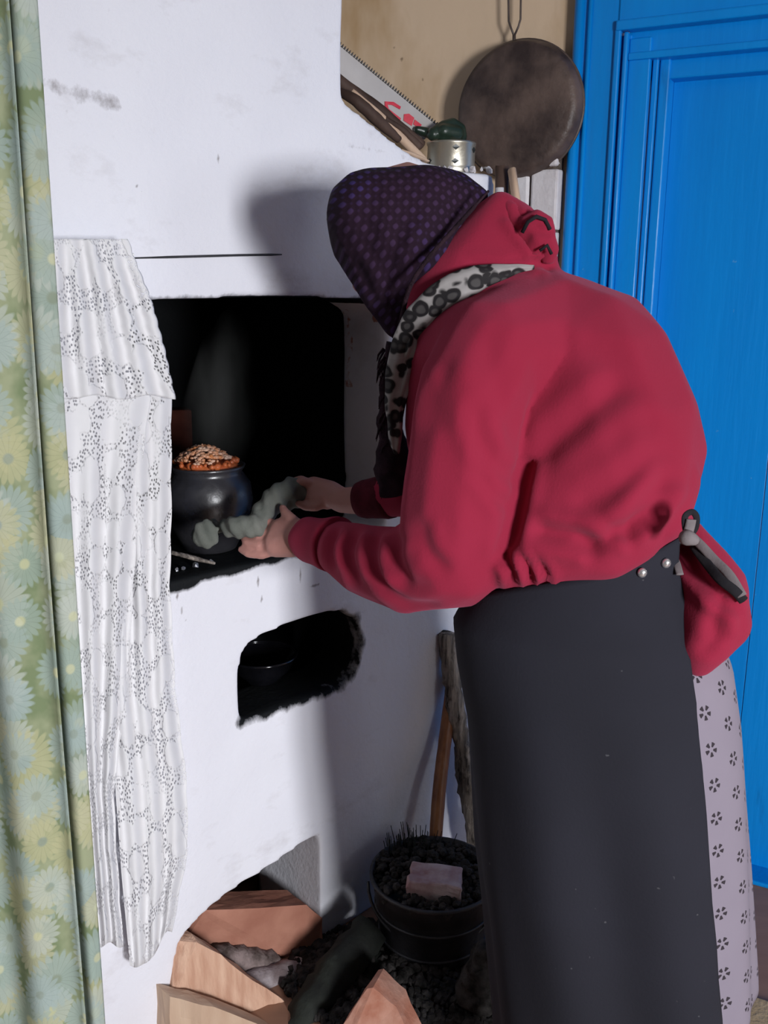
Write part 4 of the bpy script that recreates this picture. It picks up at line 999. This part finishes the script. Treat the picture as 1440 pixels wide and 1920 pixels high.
# rolled hood edge at the nape
bm = bmesh.new()
tube(bm, [W(978, 440, 1.47), W(988, 420, 1.46), W(1006, 410, 1.46), W(1022, 420, 1.46), W(1030, 442, 1.47)], [.011, .014, .015, .014, .011], 14)
tube(bm, [W(995, 470, 1.47), W(1010, 446, 1.46), W(1026, 448, 1.46), W(1033, 468, 1.47), W(1024, 490, 1.48)], [.015, .017, .014, .013, .012], 14)
tube(bm, [W(940, 374, 1.50), W(958, 392, 1.485), W(972, 425, 1.475), W(985, 450, 1.47)], [.010, .012, .013, .011], 14)
me_ = remesh(bm, .004, 3); wlink('hood_edge', me_, M['fleece'], sweater)
bm = bmesh.new(); tube(bm, [W(979, 436, 1.445), W(990, 416, 1.44), W(1006, 406, 1.44), W(1022, 412, 1.445), W(1031, 430, 1.45)], .003, 8)
tube(bm, [W(1012, 470, 1.44), W(1026, 460, 1.44), W(1034, 476, 1.445)], .0025, 8)
me_ = bpy.data.meshes.new('x'); bm.to_mesh(me_); bm.free(); wlink('hood_cord', me_, M['strapdark'], sweater)
# ---- headscarf
bm = bmesh.new()
hull(bm, [S3(690, 400, 1.53, 78), S3(662, 412, 1.55, 50), S3(700, 382, 1.64, 60), S3(800, 375, 1.52, 60), S3(842, 372, 1.58, 52), S3(905, 366, 1.55, 13), S3(800, 470, 1.50, 50), S3(720, 560, 1.56, 36), S3(738, 620, 1.56, 16), S3(645, 470, 1.58, 22), S3(770, 380, 1.70, 58), S3(805, 390, 1.70, 66)])
hull(bm, [S3(800, 375, 1.52, 58), S3(905, 366, 1.54, 14), S3(850, 470, 1.52, 40), S3(780, 550, 1.52, 30)])
me = remesh(bm, .0055, 10, .5); C = co_array(me); Nn = no_array(me)
V = C - np.array([0, 0, EYE]); zc_ = V @ np.array(fw); PX = 720+F_PX*(V @ np.array(rt))/zc_; PY = 960-F_PX*(V @ np.array(up))/zc_
facing = -(V*Nn).sum(1)/np.linalg.norm(V, axis=1); mask = sstep(-.1, .25, facing); disp = np.zeros(len(C))
crease([(650, 470), (690, 540), (728, 620)], 4*mm, 12, .6); crease([(760, 400), (735, 500), (735, 600)], 4*mm, 16, .6); crease([(840, 400), (780, 490), (745, 590)], 5*mm, 15, .6)
crease([(700, 330), (690, 420), (715, 520)], 2.5*mm, 18, .6); disp += nz(C, 14, 2)*.0022
C = C + Nn*disp[:, None]; set_co(me, C)
bmh = bmesh.new(); bmh.from_mesh(me)              # open the front for the face
dead = [v for v in bmh.verts if (v.co-HC).dot(HF) > .108 and abs((v.co-HC).dot(HL)) < .075 and -.12 < (v.co-HC).dot(HU) < .075]
bmesh.ops.delete(bmh, geom=dead, context='VERTS'); bmh.to_mesh(me); bmh.free()
ks = wlink('headscarf', me, M['kerchief'])
md = ks.modifiers.new('thick', 'SOLIDIFY'); md.thickness = .003; md.offset = -1
# black edging of the headscarf against the hood
bm = bmesh.new(); pe = [(916, 358, 1.475), (880, 398, 1.46), (840, 442, 1.45), (800, 488, 1.44), (768, 540, 1.45), (752, 600, 1.49), (740, 645, 1.52)]
sp = spline([tuple(W(a, b, c)) for a, b, c in pe], 30)
tube(bm, sp, [.002]*4+[.0035]*22+[.002]*4, 8, 1.0)
me_ = bpy.data.meshes.new('x'); bm.to_mesh(me_); bm.free(); wlink('headscarf_hem', me_, M['shawl'], ks)
# dark wool ends hanging below the chin
bm = bmesh.new()
pts = [(738, 640, 1.60, .012), (732, 700, 1.60, .014), (728, 760, 1.60, .016), (732, 820, 1.60, .022), (738, 880, 1.60, .030), (742, 925, 1.60, .026)]
sp = spline([tuple(W(a, b, c))+(r_,) for a, b, c, r_ in pts], 26); tube(bm, [s_[:3] for s_ in sp], [s_[3] for s_ in sp], 16)
for v in bm.verts: v.co += Vector((noise.noise(v.co*45), noise.noise(v.co*40), noise.noise(v.co*35)))*.006
for i in range(70):
    t_ = random.random(); a = W(722+random.uniform(-4, 8), 650+t_*260, 1.60+random.uniform(-.02, .02)); b = a + Vector((random.uniform(-.014, .002), random.uniform(-.01, .01), -random.uniform(.012, .035)))
    tube(bm, [a, (a+b)/2+Vector((-.003, 0, 0)), b], [.0022, .0018, .0006], 4)
me_ = bpy.data.meshes.new('x'); bm.to_mesh(me_); bm.free(); wlink('fringed_shawl', me_, M['shawl'])
# ---- leopard print neck scarf
def ribbon(name, pts, mat, par=None, lift=.008, n=60, th=.010, seg=18):
    """soft flat band laid on the sweatshirt: (px, py, half width px, [distance])"""
    sp = spline([(a, b, c) for a, b, c, *_ in pts], n); P = []; last = None
    for a, b, c in sp:
        p = surf(a, b, lift, 1.48); P.append(p)
    ys_ = [p.y for p in P]; 
    for k in range(3): ys_ = [sum(ys_[max(0, i-2):i+3])/len(ys_[max(0, i-2):i+3]) for i in range(n)]
    P = [W(s_[0], s_[1], y_-.004) for s_, y_ in zip(sp, ys_)]
    bm = bmesh.new(); rings = []
    for i in range(n):
        t_ = (P[min(i+1, n-1)]-P[max(i-1, 0)]).normalized(); vdir = (Vector((0, 0, EYE))-P[i]).normalized()
        a_ = t_.cross(vdir).normalized(); b_ = a_.cross(t_).normalized(); w_ = sp[i][2]*P[i].y/F_PX
        rings.append([bm.verts.new(P[i] + a_*w_*math.cos(q*2*math.pi/seg) + b_*min(th, w_*.8)*math.sin(q*2*math.pi/seg)*(1+.25*math.sin(q*1.7+i*.2))) for q in range(seg)])
    for x_, y_ in zip(rings, rings[1:]):
        for q in range(seg): bm.faces.new((x_[q], x_[(q+1) % seg], y_[(q+1) % seg], y_[q]))
    bm.faces.new(rings[0]); bm.faces.new(rings[-1][::-1]); bmesh.ops.recalc_face_normals(bm, faces=bm.faces)
    for v in bm.verts: v.co += Vector((noise.noise(v.co*30), noise.noise(v.co*28), noise.noise(v.co*33)))*.003
    me_ = bpy.data.meshes.new('x'); bm.to_mesh(me_); bm.free(); return wlink(name, me_, mat, par)
ns = ribbon('neck_scarf', [(1000, 502, 4), (965, 506, 9), (915, 516, 20), (870, 532, 27), (825, 560, 30), (786, 600, 30), (760, 645, 26), (745, 700, 21), (740, 760, 17), (742, 815, 13), (745, 850, 5)], M['leopard'])
ribbon('scarf_tail', [(778, 622, 9), (770, 660, 14), (760, 705, 15), (752, 750, 12), (748, 790, 6)], M['leopard'], ns, lift=.004)
# ---- skirt and apron: body rings by height, from the left and right outline
rings_ = [(1040, 950, 1290), (1100, 905, 1318), (1165, 866, 1340), (1240, 872, 1366), (1340, 888, 1378), (1500, 898, 1388), (1600, 905, 1394), (1700, 918, 1398), (1800, 928, 1402), (1900, 938, 1404), (2060, 950, 1410), (2400, 960, 1430)]
RZ = []
for py, a, b in rings_:
    yc = 1.39; A = W(a, py, yc); B = W(b, py, yc); rx = (B.x-A.x)/2; RZ.append(((A.z+B.z)/2, (A.x+B.x)/2, rx))
RZ = RZ[::-1]
def ringat(z_):
    zs_ = [r_[0] for r_ in RZ]; cx = float(np.interp(z_, zs_, [r_[1] for r_ in RZ])); rx = float(np.interp(z_, zs_, [r_[2] for r_ in RZ]))
    ztop_ = RZ[-1][0]; k = float(sstep(0, .34, ztop_-z_)); return Vector((cx, 1.39-.01*k, z_)), rx, rx*(.50+.26*k)
def PR(P):
    v = Vector(P)-Vector((0, 0, EYE)); z_ = v.dot(fw); return 720+F_PX*v.dot(rt)/z_, 960-F_PX*v.dot(up)/z_
ZT, ZH = RZ[-1][0]-.02, W(1380, 1862, 1.36).z
def skirt_pt(u, v):
    z_ = ZT+(ZH-ZT)*v; c, rx, ry = ringat(z_); a = u*2*math.pi
    k = 1 + .007/rx*(math.sin(a*9+v*1.5)+.6*math.sin(a*5+2))*float(sstep(.1, 1, v))
    return c + Vector((math.cos(a)*rx*k, math.sin(a)*ry*k, 0))
sheet('skirt', lambda u, v: WI @ skirt_pt(u, v), 150, 60, M['skirt'], woman, .002, uv=lambda u, v: (u*1.18+.013, v*.80))
redge = [(1000, 1268), (1060, 1274), (1160, 1284), (1280, 1300), (1500, 1320), (1700, 1336), (1900, 1352), (2040, 1362)]
def topline(px): return float(np.interp(px, [850, 905, 1000, 1110, 1160, 1200, 1240, 1280, 1300], [1128, 1118, 1104, 1088, 1074, 1056, 1034, 1010, 1002]))
ZB = W(1150, 2080, 1.25).z
def ap_raw(a, z_, v):
    c, rx, ry = ringat(z_); rip = (.009*math.sin(a*5+1.0)+.005*math.sin(a*9+z_*3))*float(sstep(.02, .6, v))
    return c + Vector((math.cos(a)*(rx+.012+rip*.8), math.sin(a)*(ry+.026+rip), 0))
def ap_top(a):
    z_ = ZT
    for _ in range(8):
        P_ = ap_raw(a, z_, 0); px, py = PR(P_); z_ += (py-topline(px)+6)*P_.y/F_PX*.9
    return z_
NV = 90; AE = []
for j in range(NV+1):
    v = j/NV; best = (1e9, 0)
    for k in range(-88, 0, 1):
        a = R(k); z_ = ap_top(a); z_ = z_+(ZB-z_)*v; px, py = PR(ap_raw(a, z_, v)); d_ = abs(px-float(np.interp(py, [q_[0] for q_ in redge], [q_[1] for q_ in redge])))
        if d_ < best[0]: best = (d_, a)
    AE.append(best[1])
AE = [sum(AE[max(0, i-3):i+4])/len(AE[max(0, i-3):i+4]) for i in range(NV+1)]
def apron_pt(u, v):
    a1 = AE[int(round(v*NV))]; a0 = -R(235); a = a0+(a1-a0)*u; z_ = ap_top(a); return ap_raw(a, z_+(ZB-z_)*v, v)
apron = sheet('apron', lambda u, v: WI @ apron_pt(u, v), 130, NV, M['apron'], woman, .003)
def apron_surf(px, py):
    best = None
    for i in range(61):
        for j in range(0, 14):
            P_ = apron_pt(i/60, j/60); v_ = P_-Vector((0, 0, EYE)); z_ = v_.dot(fw); d_ = math.hypot(720+F_PX*v_.dot(rt)/z_-px, 960-F_PX*v_.dot(up)/z_-py)
            if v_.y < 1.39 and (best is None or d_ < best[0]): best = (d_, P_)
    return best[1]
for (px, py) in ((1204, 1074), (1249, 1056)):
    q_ = apron_surf(px, py); q_ = W(px, py, q_.y-.006); bm = bmesh.new(); hull(bm, [(WI @ q_, (.007, .005, .0075))]); from_bm('stud', bm, M['stud'], apron, True)
# ---- tape tie at the back
def tape(name, pts, wd, mat, th=.0022, par=None):
    sp = spline([tuple(W(*p)) for p in pts], 26); bm = bmesh.new(); tube(bm, sp, wd, 10, flat=.35, ax=(0, 1, .15))
    me_ = bpy.data.meshes.new('x'); bm.to_mesh(me_); bm.free(); return wlink(name, me_, mat, par)
yk = 1.205
def YS(px, py, l=.012): return surf(px, py, l, 1.24).y
P1 = [(1262, 1018), (1276, 1006), (1292, 1004), (1312, 1020), (1340, 1050), (1368, 1078), (1392, 1118)]
tape('apron_tie', [(a, b, YS(a, b)) for a, b in P1], .0068, M['strap'], par=apron)
P1 = [(1300, 1022), (1325, 1056), (1350, 1086), (1378, 1108), (1394, 1126)]
tape('apron_tie', [(a, b, YS(a, b, .008)) for a, b in P1], .0072, M['strapdark'], par=apron)
P1 = [(1286, 1008), (1270, 1020), (1264, 1040), (1270, 1060), (1275, 1078)]
tape('apron_tie', [(a, b, YS(a, b, .016)) for a, b in P1], .0055, M['strap'], par=apron)
P1 = [(1288, 1004), (1284, 980), (1286, 966), (1298, 960), (1306, 970), (1304, 990), (1294, 1004)]
tape('tie_loop', [(a, b, 1.235) for a, b in P1], .0045, M['strapdark'], par=apron)
P1 = [(1290, 1000), (1294, 985), (1296, 974)]
tape('tie_loop', [(a, b, 1.232) for a, b in P1], .007, M['strap'], par=apron)
bm = bmesh.new(); hull(bm, [(WI @ W(1288, 1008, 1.225), .011), (WI @ W(1300, 1012, 1.225), .008)]); from_bm('tie_knot', bm, M['strap'], apron, True)
# ---- felt boots
for s_, fo in ((1, .02), (-1, -.02)):
    an = LC + Vector((-.062, -.03, 0))*s_ + FWD*fo; bm = bmesh.new()
    chain(bm, [(an+Vector((0, 0, .32)), .062), (an+Vector((0, 0, .10)), .052)]); hull(bm, [(an+Vector((0, 0, .09)), .052), (an+Vector((0, 0, .045)), .045), (an+FWD*.14+Vector((0, 0, .042)), .042)])
    wlink('felt_boot', remesh(bm, .006, 4), M['char'])
# ---- cloth pot holder in the hands
P = W(470, 995, 1.74); rg, I = root_at('pot_holder', P, label='grey cloth pot holder gripped in both hands at the pot', cat='cloth')
bm = bmesh.new()
hull(bm, [(I @ W(386, 1002, 1.72), (.027, .010, .029)), (I @ W(372, 1006, 1.75), (.012, .006, .018))])
hull(bm, [(I @ W(425, 985, 1.73), .013), (I @ W(432, 996, 1.73), .010)]); hull(bm, [(I @ W(426, 984, 1.72), .014), (I @ W(432, 996, 1.715), .012), (I @ W(450, 988, 1.70), .022), (I @ W(478, 986, 1.70), .021)])
hull(bm, [(I @ W(400, 985, 1.76), .012), (I @ W(430, 990, 1.74), .014)])
chain(bm, [(I @ W(482, 984, 1.71), .021), (I @ W(497, 958, 1.74), .022), (I @ W(518, 932, 1.76), .023), (I @ W(548, 914, 1.79), .022), (I @ W(572, 928, 1.80), .020)])
hull(bm, [(I @ W(545, 915, 1.79), .016), (I @ W(520, 950, 1.79), .015), (I @ W(560, 940, 1.80), .012)])
me = remesh(bm, .0035, 3); C = co_array(me); C += no_array(me)*(np.sin(C[:, 0]*260+C[:, 2]*110)*.0016+nz(C, 40, 6)*.004)[:, None]; set_co(me, C)
link('cloth', me, M['rag'], rg)
# ---- mat on the floor at the right
P = FLOOR(1425, 1880); mt, I = root_at('floor_mat', Vector((P.x, P.y, 0)), R(-27), label='tan floor mat corner at the lower right', cat='mat')
bm = bmesh.new(); bm_box(bm, (-.10, -.75, 0), (.9, -.0, .012), .004); from_bm('mat', bm, M['rug'], mt)
